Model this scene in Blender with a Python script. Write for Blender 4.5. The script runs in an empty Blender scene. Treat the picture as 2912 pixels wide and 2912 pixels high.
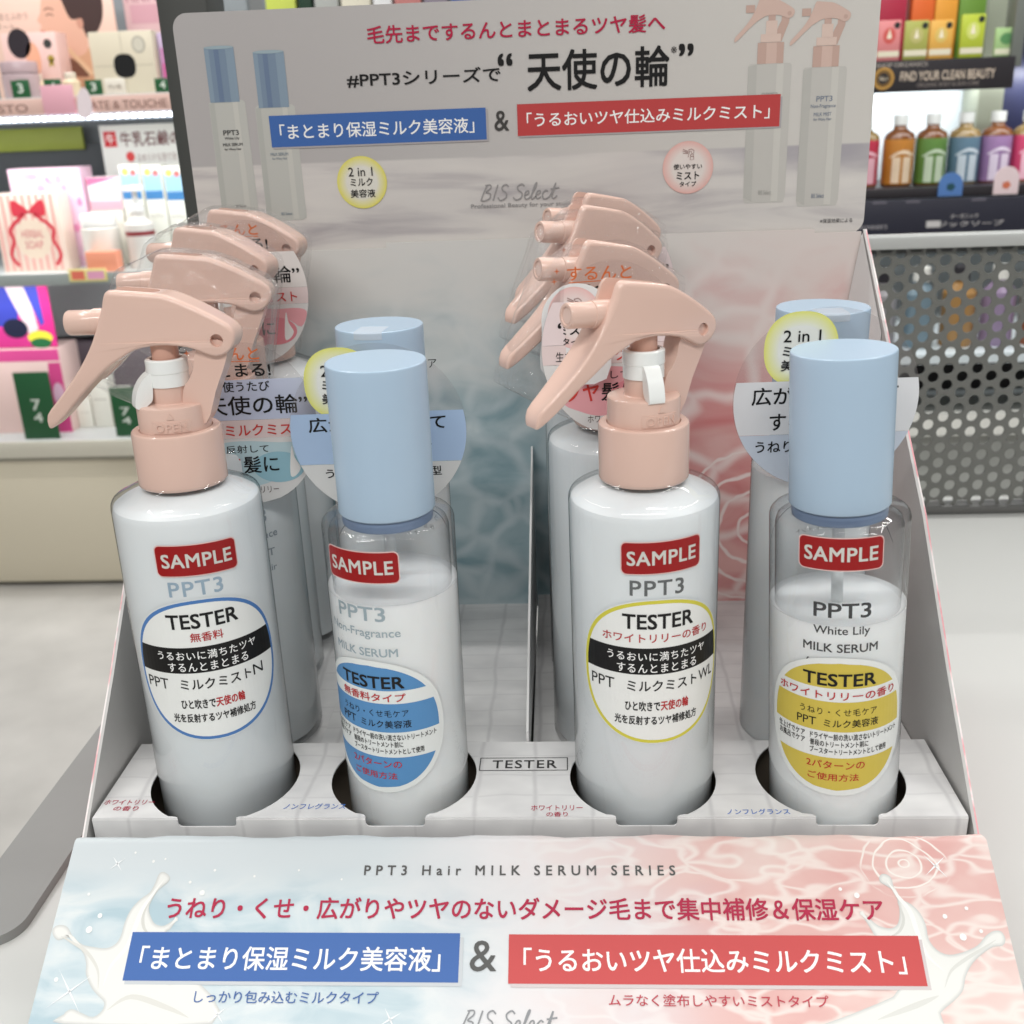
import bpy, bmesh, math, random
from mathutils import Vector, Matrix, geometry
R_ = math.radians
random.seed(7)
SC = bpy.context.scene
COL = SC.collection

# ------------------------------------------------------------------ camera
cam_d = bpy.data.cameras.new('camera')
cam = bpy.data.objects.new('camera', cam_d)
COL.objects.link(cam)
cam_d.sensor_width = 36.0
cam_d.lens = 36.0 * 3003.13 / 2912.0
cam_d.clip_start = 0.02
cam_d.clip_end = 60.0
_r, _u, _f = Vector((0.99831, 0.04466, -0.03631)), Vector((0.01825, 0.3544, 0.93492)), Vector((-0.05463, 0.93402, -0.35299))
_u = _f.cross(_r) * -1
_u.normalize(); _r = _f.cross(_u).normalized()
cam.matrix_world = Matrix(((_r.x, _u.x, -_f.x, 0.0190), (_r.y, _u.y, -_f.y, -0.3041), (_r.z, _u.z, -_f.z, 0.2280), (0, 0, 0, 1)))
cam_d.dof.use_dof = True
cam_d.dof.focus_distance = 0.385
cam_d.dof.aperture_fstop = 20.0
SC.camera = cam

# ------------------------------------------------------------------ world, lamps, exposure
w = bpy.data.worlds.new('World'); SC.world = w; w.use_nodes = True
w.node_tree.nodes['Background'].inputs[0].default_value = (0.99, 0.995, 0.985, 1)
w.node_tree.nodes['Background'].inputs[1].default_value = 0.36
def area(name, loc, aim, sx, sy, power, colr):
    l = bpy.data.lights.new(name, 'AREA'); l.shape = 'RECTANGLE'; l.size = sx; l.size_y = sy; l.energy = power; l.color = colr
    o = bpy.data.objects.new(name, l); COL.objects.link(o); o.location = loc
    o.rotation_euler = (Vector(aim) - Vector(loc)).to_track_quat('-Z', 'Y').to_euler()
    return o
for lx, ly, sx, sy, pw in ((-1.1, 1.3, 0.03, 3.4, 13), (1.2, 1.3, 0.03, 3.4, 13), (0.1, 0.45, 2.6, 0.03, 15), (0.0, 1.9, 3.0, 0.03, 13)):
    area('ceiling_lamp', (lx, ly, 1.75), (lx, ly, 0), sx, sy, pw, (1.0, 0.99, 0.965))
area('ceiling_lamp', (-0.2, -1.4, 1.75), (-0.2, -0.7, 0), 2.6, 0.04, 38, (1.0, 0.99, 0.965))
SC.view_settings.view_transform = 'Standard'
SC.view_settings.look = 'None'
SC.view_settings.exposure = 0.0
SC.view_settings.gamma = 1.0
SC.view_settings.use_curve_mapping = False
SC.cycles.transparent_max_bounces = 32
SC.cycles.max_bounces = 10
SC.cycles.use_denoising = True
SC.cycles.caustics_reflective = False
SC.cycles.caustics_refractive = False

# ------------------------------------------------------------------ materials
def lin(c):
    c = c / 255.0
    return c / 12.92 if c <= 0.04045 else ((c + 0.055) / 1.055) ** 2.4
def col(r, g, b): return (lin(r), lin(g), lin(b), 1.0)
_M = {}
def mat(name, rgb, rough=0.5, spec=0.5, coat=0.0, noise=0.03, nscale=60.0, bump=0.0, bscale=300.0, emit=0.0, sss=0.0, alpha=1.0, metal=0.0):
    if name in _M: return _M[name]
    m = bpy.data.materials.new(name); m.use_nodes = True
    nt = m.node_tree; b = nt.nodes['Principled BSDF']
    c = col(*rgb)
    b.inputs['Base Color'].default_value = c
    b.inputs['Roughness'].default_value = rough
    b.inputs['Specular IOR Level'].default_value = spec
    b.inputs['Coat Weight'].default_value = coat
    b.inputs['Metallic'].default_value = metal
    if sss:
        b.inputs['Subsurface Weight'].default_value = sss
        b.inputs['Subsurface Radius'].default_value = (0.010, 0.009, 0.0085)
        b.inputs['Subsurface Scale'].default_value = 1.0
    if emit:
        b.inputs['Emission Color'].default_value = c; b.inputs['Emission Strength'].default_value = emit
    b.inputs['Alpha'].default_value = alpha
    tc = nt.nodes.new('ShaderNodeTexCoord')
    if noise:
        n = nt.nodes.new('ShaderNodeTexNoise'); n.inputs['Scale'].default_value = nscale; n.inputs['Detail'].default_value = 5
        mp = nt.nodes.new('ShaderNodeMapRange'); mp.inputs['To Min'].default_value = 1 - noise; mp.inputs['To Max'].default_value = 1 + noise
        mx = nt.nodes.new('ShaderNodeMix'); mx.data_type = 'RGBA'; mx.blend_type = 'MULTIPLY'; mx.inputs['Factor'].default_value = 1
        mx.inputs['A'].default_value = c
        nt.links.new(tc.outputs['Object'], n.inputs['Vector']); nt.links.new(n.outputs['Fac'], mp.inputs['Value'])
        nt.links.new(mp.outputs['Result'], mx.inputs['B']); nt.links.new(mx.outputs['Result'], b.inputs['Base Color'])
    if bump:
        n2 = nt.nodes.new('ShaderNodeTexNoise'); n2.inputs['Scale'].default_value = bscale; n2.inputs['Detail'].default_value = 3
        bp = nt.nodes.new('ShaderNodeBump'); bp.inputs['Strength'].default_value = bump; bp.inputs['Distance'].default_value = 0.001
        nt.links.new(tc.outputs['Object'], n2.inputs['Vector']); nt.links.new(n2.outputs['Fac'], bp.inputs['Height'])
        nt.links.new(bp.outputs['Normal'], b.inputs['Normal'])
    _M[name] = m
    return m
def ink(rgb, rough=0.5, spec=0.22):
    return mat('ink_%d_%d_%d' % tuple(rgb), rgb, rough, spec, noise=0)
def clear(name, face=0.96, edge=0.7, tint=(1, 1, 1), gl=0.08, rough=0.03, bump=0.0, bscale=200.0, haze=0.0, hazecol=(235, 238, 240), rim=2.5):
    """thin clear plastic wall: see-through with a fresnel gloss and a denser rim"""
    if name in _M: return _M[name]
    m = bpy.data.materials.new(name); m.use_nodes = True; nt = m.node_tree
    for n in list(nt.nodes): nt.nodes.remove(n)
    N = nt.nodes.new; L = nt.links.new
    out = N('ShaderNodeOutputMaterial'); tr = N('ShaderNodeBsdfTransparent'); g = N('ShaderNodeBsdfGlossy'); d = N('ShaderNodeBsdfDiffuse')
    g.inputs['Roughness'].default_value = rough; d.inputs['Color'].default_value = col(*hazecol)
    lw = N('ShaderNodeLayerWeight'); lw.inputs['Blend'].default_value = 0.5
    ramp = N('ShaderNodeMix'); ramp.data_type = 'RGBA'
    pw = N('ShaderNodeMath'); pw.operation = 'POWER'; pw.inputs[1].default_value = rim
    L(lw.outputs['Facing'], pw.inputs[0]); L(pw.outputs[0], ramp.inputs['Factor'])
    ramp.inputs['A'].default_value = (face * tint[0], face * tint[1], face * tint[2], 1); ramp.inputs['B'].default_value = (edge * tint[0], edge * tint[1], edge * tint[2], 1)
    L(ramp.outputs['Result'], tr.inputs['Color'])
    mh = N('ShaderNodeMixShader'); mh.inputs[0].default_value = haze; L(tr.outputs[0], mh.inputs[1]); L(d.outputs[0], mh.inputs[2])
    # Schlick reflectance from the facing angle, the same from both sides of the thin wall
    p5 = N('ShaderNodeMath'); p5.operation = 'POWER'; p5.inputs[1].default_value = 5.0; L(lw.outputs['Facing'], p5.inputs[0])
    fr = N('ShaderNodeMath'); fr.operation = 'MULTIPLY_ADD'; fr.inputs[1].default_value = 0.94; fr.inputs[2].default_value = 0.06; L(p5.outputs[0], fr.inputs[0])
    ad = N('ShaderNodeMath'); ad.operation = 'MULTIPLY'; ad.inputs[1].default_value = gl; L(fr.outputs[0], ad.inputs[0])
    mg = N('ShaderNodeMixShader'); L(ad.outputs[0], mg.inputs[0]); L(mh.outputs[0], mg.inputs[1]); L(g.outputs[0], mg.inputs[2])
    L(mg.outputs[0], out.inputs[0])
    if bump:
        tc = N('ShaderNodeTexCoord'); n2 = N('ShaderNodeTexNoise'); n2.inputs['Scale'].default_value = bscale; n2.inputs['Detail'].default_value = 4; n2.inputs['Distortion'].default_value = 1.5
        bp = N('ShaderNodeBump'); bp.inputs['Strength'].default_value = bump; bp.inputs['Distance'].default_value = 0.002
        L(tc.outputs['Object'], n2.inputs['Vector']); L(n2.outputs['Fac'], bp.inputs['Height']); L(bp.outputs['Normal'], g.inputs['Normal'])
    _M[name] = m
    return m

PINK = mat('pink_plastic', (220, 187, 173), 0.12, 0.5, noise=0.015, bump=0.012, bscale=120, sss=0.03)
BLUE = mat('blue_cap_plastic', (170, 192, 212), 0.26, 0.5, noise=0.012, bump=0.015, bscale=400, sss=0.1)
BLUEIN = mat('cap_reflection_blue', (122, 142, 172), 0.3, 0.5, noise=0.01)  # darker blue carrying the cap's reflection and shade
WHITEP = mat('white_plastic', (236, 238, 236), 0.25, 0.5, noise=0.01)
MILKB = mat('mist_milk', (232, 236, 237), 0.3, 0.3, noise=0.025, nscale=25, sss=0.3)
MILKBASE = mat('mist_base', (208, 217, 223), 0.4, 0.3, noise=0.02)
MILKW = mat('serum_milk', (242, 244, 243), 0.3, 0.3, noise=0.015, nscale=30, sss=0.7)
CARDW = mat('white_card', (228, 227, 226), 0.5, 0.4, noise=0.012, nscale=400)
CARDG = mat('grey_card_back', (196, 194, 192), 0.6, 0.3, noise=0.02, nscale=300)
DARKIN = mat('brown_card_core', (120, 110, 98), 0.8, 0.2)
SHELL = clear('clear_bottle_wall', 0.985, 0.42, (0.99, 0.995, 1.0), 0.85, 0.03, rim=4.5)
FILM = clear('shrink_film_clear', 1.0, 0.985, (1, 1, 1), 1.0, 0.07, bump=0.7, bscale=190, haze=0.025)
DISC = clear('clear_disc_plastic', 0.96, 0.92, (0.99, 0.98, 0.98), 0.5, 0.1, haze=0.03, hazecol=(210, 205, 205))
TAPE = clear('clear_tape', 1.0, 0.98, (1, 1, 1), 0.3, 0.12, haze=0.5, hazecol=(228, 236, 244))

# ------------------------------------------------------------------ mesh helpers
class MB:
    def __init__(s): s.v = []; s.f = []; s.m = []
    def add(s, vs, fs, mi=0):
        o = len(s.v); s.v += [tuple(p) for p in vs]
        for f in fs: s.f.append(tuple(i + o for i in f)); s.m.append(mi)
    def box(s, x0, x1, y0, y1, z0, z1, mi=0, b=0.0):
        if b <= 0:
            v = [(x, y, z) for z in (z0, z1) for y in (y0, y1) for x in (x0, x1)]
            s.add(v, [(0, 2, 3, 1), (4, 5, 7, 6), (0, 1, 5, 4), (2, 6, 7, 3), (0, 4, 6, 2), (1, 3, 7, 5)], mi); return
        b = min(b, (x1 - x0) * .45, (y1 - y0) * .45, (z1 - z0) * .45)
        bm = bmesh.new(); bmesh.ops.create_cube(bm, size=1)
        for q in bm.verts: q.co = Vector(((x0 + x1) / 2 + q.co.x * (x1 - x0), (y0 + y1) / 2 + q.co.y * (y1 - y0), (z0 + z1) / 2 + q.co.z * (z1 - z0)))
        bmesh.ops.bevel(bm, geom=list(bm.edges), offset=b, segments=2, profile=0.5, affect='EDGES')
        s.bm(bm, mi)
    def bm(s, bm, mi=0):
        bm.verts.index_update()
        s.add([q.co[:] for q in bm.verts], [[q.index for q in f.verts] for f in bm.faces], mi); bm.free()
    def lathe(s, prof, n=64, mi=0, cx=0, cy=0, axis='z', cap0=False, cap1=False):
        vs = []; fs = []
        for r, z in prof:
            for k in range(n):
                a = 2 * math.pi * k / n; vs.append((cx + r * math.cos(a), cy + r * math.sin(a), z))
        for i in range(len(prof) - 1):
            for k in range(n):
                k2 = (k + 1) % n; fs.append((i * n + k, i * n + k2, (i + 1) * n + k2, (i + 1) * n + k))
        if cap0: fs.append(tuple(range(n - 1, -1, -1)))
        if cap1: fs.append(tuple((len(prof) - 1) * n + k for k in range(n)))
        if axis == 'x': vs = [(z, x, y) for x, y, z in vs]
        s.add(vs, fs, mi)
    def prism(s, poly, f0, f1, mi=0):
        """poly: 2D outline; f0/f1 map a 2D point to its two 3D ends"""
        n = len(poly); tri = tess(poly)
        s.add([f0(*p) for p in poly] + [f1(*p) for p in poly], [t for t in tri] + [tuple(i + n for i in reversed(t)) for t in tri] + [(i, i + n, (i + 1) % n + n, (i + 1) % n) for i in range(n)], mi)
    def build(s, name, mats, parent=None, sharp=35, loc=None, rot=None):
        me = bpy.data.meshes.new(name); me.from_pydata(s.v, [], s.f); me.update()
        for m in (mats if isinstance(mats, (list, tuple)) else [mats]): me.materials.append(m)
        me.polygons.foreach_set('material_index', s.m)
        if sharp:
            me.polygons.foreach_set('use_smooth', [True] * len(me.polygons)); me.set_sharp_from_angle(angle=R_(sharp))
        o = bpy.data.objects.new(name, me); COL.objects.link(o)
        if parent: o.parent = parent
        if loc: o.location = loc
        if rot: o.rotation_euler = rot
        return o
def tess(poly):
    return [tuple(t) for t in geometry.tessellate_polygon([[Vector((p[0], p[1], 0)) for p in poly]])]
def tag(o, label=None, cat=None, group=None, kind=None):
    if label: o['label'] = label
    if cat: o['category'] = cat
    if group: o['group'] = group
    if kind: o['kind'] = kind
    return o
def thing(name, label, cat, loc=(0, 0, 0), group=None):
    o = bpy.data.objects.new(name, None); COL.objects.link(o); o.location = loc; o.empty_display_size = 0.02
    return tag(o, label, cat, group)
def rrect(x0, x1, y0, y1, r, n=6):
    o = []
    for cx, cy, a0 in ((x1 - r, y0 + r, -90), (x1 - r, y1 - r, 0), (x0 + r, y1 - r, 90), (x0 + r, y0 + r, 180)):
        for k in range(n + 1):
            a = R_(a0 + 90 * k / n); o.append((cx + r * math.cos(a), cy + r * math.sin(a)))
    return o
def ell(cx, cy, rx, ry, n=48, p=2.0):
    o = []
    for k in range(n):
        a = 2 * math.pi * k / n; c, q = math.cos(a), math.sin(a)
        o.append((cx + rx * math.copysign(abs(c) ** (2 / p), c), cy + ry * math.copysign(abs(q) ** (2 / p), q)))
    return o
def smooth_line(pts, n=6, closed=False):
    P = [Vector(p) for p in pts]; o = []; m = len(P)
    for i in range(m if closed else m - 1):
        g = lambda j: P[j % m] if closed else P[max(0, min(m - 1, j))]
        p0, p1, p2, p3 = g(i - 1), g(i), g(i + 1), g(i + 2)
        for k in range(n):
            t = k / n
            o.append(tuple(0.5 * (2 * p1 + (p2 - p0) * t + (2 * p0 - 5 * p1 + 4 * p2 - p3) * t * t + (3 * p1 - p0 - 3 * p2 + p3) * t ** 3)))
    if not closed: o.append(tuple(P[-1]))
    return o

_T = {}
def text2d(s, space=1.0, shear=0.0):
    k = (s, space, shear)
    if k in _T: return _T[k]
    c = bpy.data.curves.new('t', 'FONT'); c.body = s; c.size = 1; c.space_character = space; c.shear = shear
    c.resolution_u = 3; c.fill_mode = 'FRONT'
    o = bpy.data.objects.new('t', c); COL.objects.link(o)
    dg = bpy.context.evaluated_depsgraph_get(); me = o.evaluated_get(dg).to_mesh()
    vs = [(q.co.x, q.co.y) for q in me.vertices]; fs = [tuple(p.vertices) for p in me.polygons]
    o.evaluated_get(dg).to_mesh_clear(); bpy.data.objects.remove(o); bpy.data.curves.remove(c)
    _T[k] = (vs, fs)
    return vs, fs
def raised(fm, vs, fs, h0, h1, mb):
    """a flat outline lifted off a surface, with its side walls"""
    n = len(vs); cnt = {}
    for f in fs:
        for i in range(len(f)):
            a, b = f[i], f[(i + 1) % len(f)]; cnt.setdefault(frozenset((a, b)), []).append((a, b))
    wl = [e[0] for e in cnt.values() if len(e) == 1]
    mb.add([fm(a, b, h1) for a, b in vs] + [fm(a, b, h0) for a, b in vs], [tuple(f) for f in fs] + [(a, a + n, b + n, b) for a, b in wl])
def badge(k, cx, cy, rx, ry, edge, mid, layer, n=12, p=2.0, core=0.62):
    for i in range(n):
        t_ = i / (n - 1); f_ = 1 - (1 - core) * t_; g_ = t_ ** 0.8
        k.poly(ell(cx, cy, rx * f_, ry * f_, 44, p), tuple(int(a + (b - a) * g_) for a, b in zip(edge, mid)), layer + i * .09)
class Ink:
    """flat print in millimetres on a surface; fmap(a, b, h) gives the point h mm above the surface"""
    def __init__(s, fmap, cut=0.0, base=0.1, step=0.045): s.mp = fmap; s.cut = cut; s.base = base; s.step = step; s.d = {}
    def put(s, vs, fs, rgb, layer=1):
        if s.cut and vs:
            bm = bmesh.new(); vv = [bm.verts.new((a, b, 0)) for a, b in vs]
            for f in fs:
                try: bm.faces.new([vv[i] for i in f])
                except ValueError: pass
            a0 = min(p[0] for p in vs); a1 = max(p[0] for p in vs); x = (math.floor(a0 / s.cut) + 1) * s.cut
            while x < a1:
                bmesh.ops.bisect_plane(bm, geom=list(bm.verts) + list(bm.edges) + list(bm.faces), plane_co=(x, 0, 0), plane_no=(1, 0, 0)); x += s.cut
            bm.verts.index_update(); vs = [(q.co.x, q.co.y) for q in bm.verts]; fs = [[q.index for q in f.verts] for f in bm.faces]; bm.free()
        mb = s.d.setdefault(tuple(rgb), MB()); h = s.base + s.step * layer
        mb.add([s.mp(a, b, h) for a, b in vs], fs)
    def poly(s, pts, rgb, layer=0): s.put(list(pts), tess(pts), rgb, layer)
    def rect(s, x0, x1, y0, y1, rgb, layer=0): s.poly([(x0, y0), (x1, y0), (x1, y1), (x0, y1)], rgb, layer)
    def text(s, t, x0, x1, y0, y1, rgb, layer=2, bold=0.012, space=1.0, shear=0.0, slope=0.0, ref=None, flipy=False):
        vs, fs = text2d(t, space, shear)
        bx = [p[0] for p in vs]; by = [p[1] for p in vs]; a0, a1, b0, b1 = min(bx), max(bx), min(by), max(by)
        if ref:                                    # keep line height by a reference glyph string
            rv = text2d(ref)[0]; b0, b1 = min(q[1] for q in rv), max(q[1] for q in rv)
        sx = (x1 - x0) / (a1 - a0); sy = (y1 - y0) / (b1 - b0)
        pv = [(x0 + (p[0] - a0) * sx, y0 + (p[1] - b0) * sy + slope * ((p[0] - a0) * sx - (x1 - x0) / 2)) for p in vs]
        if all(ord(ch) < 128 for ch in t): bold *= 0.62
        if bold <= 0: s.put(pv, fs, rgb, layer); return
        bx_, by_ = bold * sx, bold * sy              # heavier strokes: the glyph laid down again a hair to each side
        for i, (ox, oy) in enumerate(((0, 0), (-1, -1), (1, -1), (1, 1), (-1, 1))):
            s.put([(a + ox * bx_ * .8, b + oy * by_ * .8) for a, b in pv], fs, rgb, layer + i * 0.1)
    def ribbon(s, pts, wd, rgb, layer=2):
        P = [Vector(p) for p in pts]; L = []; Rr = []
        for i, p in enumerate(P):
            d = (P[min(i + 1, len(P) - 1)] - P[max(i - 1, 0)])
            if d.length < 1e-9: d = Vector((1, 0))
            d.normalize(); n = Vector((-d.y, d.x)); ww = wd if not callable(wd) else wd(i / max(1, len(P) - 1))
            L.append(tuple(p + n * ww / 2)); Rr.append(tuple(p - n * ww / 2))
        n = len(P)
        for c0 in range(0, n - 1, 6):
            c1 = min(n - 1, c0 + 6); m = c1 - c0 + 1
            s.put(L[c0:c1 + 1] + Rr[c0:c1 + 1], [(i, i + 1, i + 1 + m, i + m) for i in range(m - 1)], rgb, layer + 0.02 * (c0 / 6))
    def build(s, name, parent, loc=None, rot=None, rough=0.5, spec=0.35):
        big = MB(); mats = []
        for i, (rgb, mb) in enumerate(s.d.items()):
            mats.append(ink(rgb, rough, spec)); big.add(mb.v, mb.f, i)
        return big.build(name, mats, parent, sharp=0, loc=loc, rot=rot)
BLK = (13, 12, 13); GRYT = (80, 78, 76); CRIM = (176, 26, 64); RED = (190, 36, 38); WHT = (244, 244, 242)
BBAND = (62, 102, 168); RBAND = (212, 92, 92)

def print_logo(k, x0, x1, y0, y1, rgb, wd, layer=2):
    """thin slanted script: BIS Select"""
    S = [[(0, 0), (.03, .5), (.07, 1)], [(.045, .98), (.11, 1.0), (.115, .8), (.06, .55), (.115, .45), (.11, .15), (.05, .0), (.005, .03)],
         [(.155, 0), (.205, 1)],
         [(.345, .85), (.31, 1), (.265, .88), (.27, .65), (.32, .45), (.315, .15), (.25, .0), (.215, .2)],
         [(.545, .86), (.51, 1), (.46, .85), (.47, .62), (.52, .42), (.51, .12), (.45, 0), (.41, .18)],
         [(.555, .28), (.605, .38), (.60, .55), (.57, .5), (.555, .25), (.575, .03), (.62, .12), (.66, .45), (.70, 1.0), (.68, .95), (.645, .3), (.655, .02), (.70, .2)],
         [(.70, .28), (.75, .38), (.745, .55), (.715, .5), (.70, .25), (.72, .03), (.765, .15)],
         [(.85, .48), (.82, .56), (.785, .35), (.795, .05), (.84, .03), (.885, .25), (.94, 1.0), (.925, .6), (.905, .15), (.93, .02), (.97, .2)],
         [(.88, .62), (.99, .7)]]
    for si, st in enumerate(S):
        pts = smooth_line([(x0 + (a + .02 * b) * (x1 - x0), y0 + b * (y1 - y0)) for a, b in st], 5)
        k.ribbon(pts, wd, rgb, layer + si * .12)
def print_spray_icon(k, cx, cy, s, rgb, wd, layer=2):
    for si, st in enumerate(([(-1, .75), (-.1, .35)], [(-1, .45), (-.1, .2)], [(-.95, .1), (-.1, .05)], [(-.05, .6), (.5, .75), (.9, .45), (.85, .1), (.5, -.1), (.45, .35), (.1, .3), (-.05, .6)], [(.35, -.1), (.25, -1), (.85, -1), (.8, -.1), (.35, -.1)], [(.3, -.45), (.82, -.45)], [(.1, .3), (-.1, -.6)])):
        k.ribbon([(cx + a * s, cy + b * s) for a, b in st], wd, rgb, layer + si * .1)

# lever side outline in millimetres: u forward along the nozzle, v height above the tray top
LEV = [(13.6, 179.9), (9, 179.6), (4.7, 179.2), (0.5, 178.7), (-3.7, 178.2), (-7.7, 176.8), (-11.7, 174.9), (-15.7, 172.8), (-21.6, 169.3), (-24.7, 166.7), (-25.4, 164.1), (-24.6, 161.3), (-22.3, 158.8), (-18.8, 157.8),
       (-15.9, 158.6), (-13.8, 159.6), (-9.7, 161.1), (-3.3, 161.9), (1.9, 161.8), (7.8, 160.7), (12.6, 158.2), (17.5, 155.3), (22.6, 151), (28, 146.3), (33.4, 141), (37.8, 137), (41.2, 134.6),
       (42.2, 135.6), (41.4, 139.6), (37.4, 143.8), (33.1, 148.2), (28.7, 153), (25, 157.8), (21.2, 163.8), (18.3, 170.4), (16.4, 174.8), (15.4, 178)]
LEV = smooth_line(LEV, 2, True)

# ================================================================== LARGE STRUCTURE
FL = -0.70; TB = -0.05
mb = MB(); mb.box(-6, 6, -3, 6, FL - 0.05, FL)
m_floor = mat('concrete_floor', (190, 187, 182), 0.42, 0.4, noise=0.3, nscale=7.0, bump=0.05, bscale=40)
tag(mb.build('floor', m_floor), kind='structure')
mb = MB(); mb.box(-6, 6, 3.2, 3.3, FL, 2.2)
tag(mb.build('wall', mat('store_wall', (150, 152, 152), 0.7)), kind='structure')

# ------------------------------------------------------------------ table the display stands on
t = thing('display_table', 'wide white store table under the cardboard display', 'table', (0.45, 0, FL))
mb = MB(); mb.box(-0.661, 0.85, -0.45, 0.45, 0.61, 0.65, b=0.003)
mb.build('table_top', mat('white_laminate', (204, 205, 202), 0.45, 0.4, noise=0.015, nscale=8), t)
mb = MB(); mb.box(-0.60, 0.82, -0.40, 0.41, 0, 0.609)
mb.build('cabinet', mat('table_base', (190, 190, 188), 0.6), t)
# grey metal plate along its left edge
m_plate = mat('grey_painted_metal', (142, 142, 140), 0.45, 0.4, noise=0.02, nscale=150)
mb = MB(); q = [(-0.2135, 0.44)] + [(-0.2135, -0.0095)] + [(-0.199 + 0.013 * math.sin(R_(a)), 0.0035 - 0.013 * math.cos(R_(a))) for a in range(0, 91, 9)] + [(-0.186, 0.44)]
mb.prism(q, lambda a, b: (a, b, TB), lambda a, b: (a, b, TB + 0.004))
tag(mb.build('metal_plate', m_plate), 'flat grey metal strip with rounded corner lying on the white table left of the display', 'metal plate')

# ------------------------------------------------------------------ perforated fence behind the table
t = thing('perforated_panel', 'grey perforated metal panel standing at the back edge of the white table', 'metal panel', (0.45, 0.414, TB))
m_perf = mat('perforated_metal', (104, 105, 101), 0.42, 0.5, noise=0.02)
mb = MB(); p = 0.0112; r = 0.0038; dx = p * 0.866; X0, X1, Z0, Z1 = -0.40, 0.22, 0.004, 0.187
hexa = [(p / math.sqrt(3) * math.cos(R_(60 * k)), p / math.sqrt(3) * math.sin(R_(60 * k))) for k in range(6)]
nx = int((X1 - X0) / dx); nz = int((Z1 - Z0) / p)
for side, yy in ((0, 0.0), (1, 0.0015)):
    for i in range(nx):
        for j in range(nz):
            cx = X0 + dx * (i + .5); cz = Z0 + p * (j + .5 + (0.5 if i % 2 else 0))
            vs = [(cx + a, yy, cz + b) for a, b in hexa] + [(cx + r * math.cos(R_(30 * k)), yy, cz + r * math.sin(R_(30 * k))) for k in range(12)]
            fs = []
            for k in range(6):
                k2 = (k + 1) % 6; a, b, c = 6 + 2 * k, 6 + 2 * k + 1, 6 + (2 * k + 2) % 12
                fs += [(k, a, b), (k, b, k2), (k2, b, c)]
            if side: fs = [tuple(reversed(f)) for f in fs]
            mb.add(vs, fs)
            if not side:
                vs = [(cx + r * math.cos(R_(30 * k)), q_, cz + r * math.sin(R_(30 * k))) for q_ in (0, 0.0015) for k in range(12)]
                mb.add(vs, [(k, (k + 1) % 12, 12 + (k + 1) % 12, 12 + k) for k in range(12)])
mb.build('perforated_sheet', m_perf, t, sharp=30)
mb = MB(); mb.box(X0 - 0.02, X1 + 0.02, -0.006, 0.010, 0.186, 0.1945, b=0.0015); mb.build('top_rail', mat('rail_grey', (176, 178, 176), 0.35, 0.5), t)
mb = MB(); mb.box(X0 - 0.02, X1 + 0.02, -0.004, 0.010, 0, 0.006, b=0.001); mb.build('bottom_rail', mat('rail_dark', (92, 92, 90), 0.4), t)
mb = MB(); mb.box(-0.239, -0.206, 0.43, 0.47, FL, 0.50, b=0.002)
tag(mb.build('steel_post', mat('dark_post', (62, 63, 60), 0.5, 0.4)), 'dark grey upright steel post behind the left edge of the header card', 'post')

# ================================================================== CARDBOARD COUNTER DISPLAY
box = thing('counter_display', 'white and pink cardboard counter display with printed header card, holding the hair bottles', 'display stand', (0, 0, TB))
OZ = -TB      # part coordinates are kept in scene height, shifted under the Empty
def bp(mb, name, mats, **k):
    o = mb.build(name, mats, box, **k); o.location = (0, 0, OZ); return o
YB = 0.1934
# --- print textures
def card_print(name, build):
    m = bpy.data.materials.new(name); m.use_nodes = True; nt = m.node_tree; b = nt.nodes['Principled BSDF']
    b.inputs['Roughness'].default_value = 0.32; b.inputs['Specular IOR Level'].default_value = 0.4
    tc = nt.nodes.new('ShaderNodeTexCoord')
    c = build(nt, tc.outputs['Object']); nt.links.new(c, b.inputs['Base Color'])
    return m
def nd(nt, t, **kw):
    n = nt.nodes.new(t)
    for k, v in kw.items():
        if k in n.inputs.keys(): n.inputs[k].default_value = v
        else: setattr(n, k, v)
    return n
def ramp(nt, fac, stops):
    n = nt.nodes.new('ShaderNodeValToRGB'); e = n.color_ramp.elements
    while len(e) < len(stops): e.new(0.5)
    for x, (p_, c_) in zip(e, stops): x.position = p_; x.color = col(*c_)
    nt.links.new(fac, n.inputs[0]); return n.outputs[0]
def mixc(nt, fac, a, b, mode='MIX'):
    n = nt.nodes.new('ShaderNodeMix'); n.data_type = 'RGBA'; n.blend_type = mode
    for s_, i in ((fac, 'Factor'), (a, 'A'), (b, 'B')):
        if isinstance(s_, (int, float)): n.inputs[i].default_value = s_
        elif isinstance(s_, tuple): n.inputs[i].default_value = s_
        else: nt.links.new(s_, n.inputs[i])
    return n.outputs['Result']
def mrange(nt, v, a, b, c=0.0, d=1.0, sm=True):
    n = nt.nodes.new('ShaderNodeMapRange'); n.interpolation_type = 'SMOOTHSTEP' if sm else 'LINEAR'
    nt.links.new(v, n.inputs['Value']); n.inputs['From Min'].default_value = a; n.inputs['From Max'].default_value = b; n.inputs['To Min'].default_value = c; n.inputs['To Max'].default_value = d
    return n.outputs['Result']
def mathn(nt, op, a, b=0.0):
    n = nt.nodes.new('ShaderNodeMath'); n.operation = op
    for s_, i in ((a, 0), (b, 1)):
        if isinstance(s_, (int, float)): n.inputs[i].default_value = s_
        else: nt.links.new(s_, n.inputs[i])
    return n.outputs[0]
def mapping(nt, v, scale=(1, 1, 1), rot=(0, 0, 0), loc=(0, 0, 0)):
    n = nt.nodes.new('ShaderNodeMapping'); nt.links.new(v, n.inputs[0]); n.inputs['Scale'].default_value = scale; n.inputs['Rotation'].default_value = rot; n.inputs['Location'].default_value = loc
    return n.outputs[0]
def sepxyz(nt, v):
    n = nt.nodes.new('ShaderNodeSeparateXYZ'); nt.links.new(v, n.inputs[0]); return n.outputs
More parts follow.
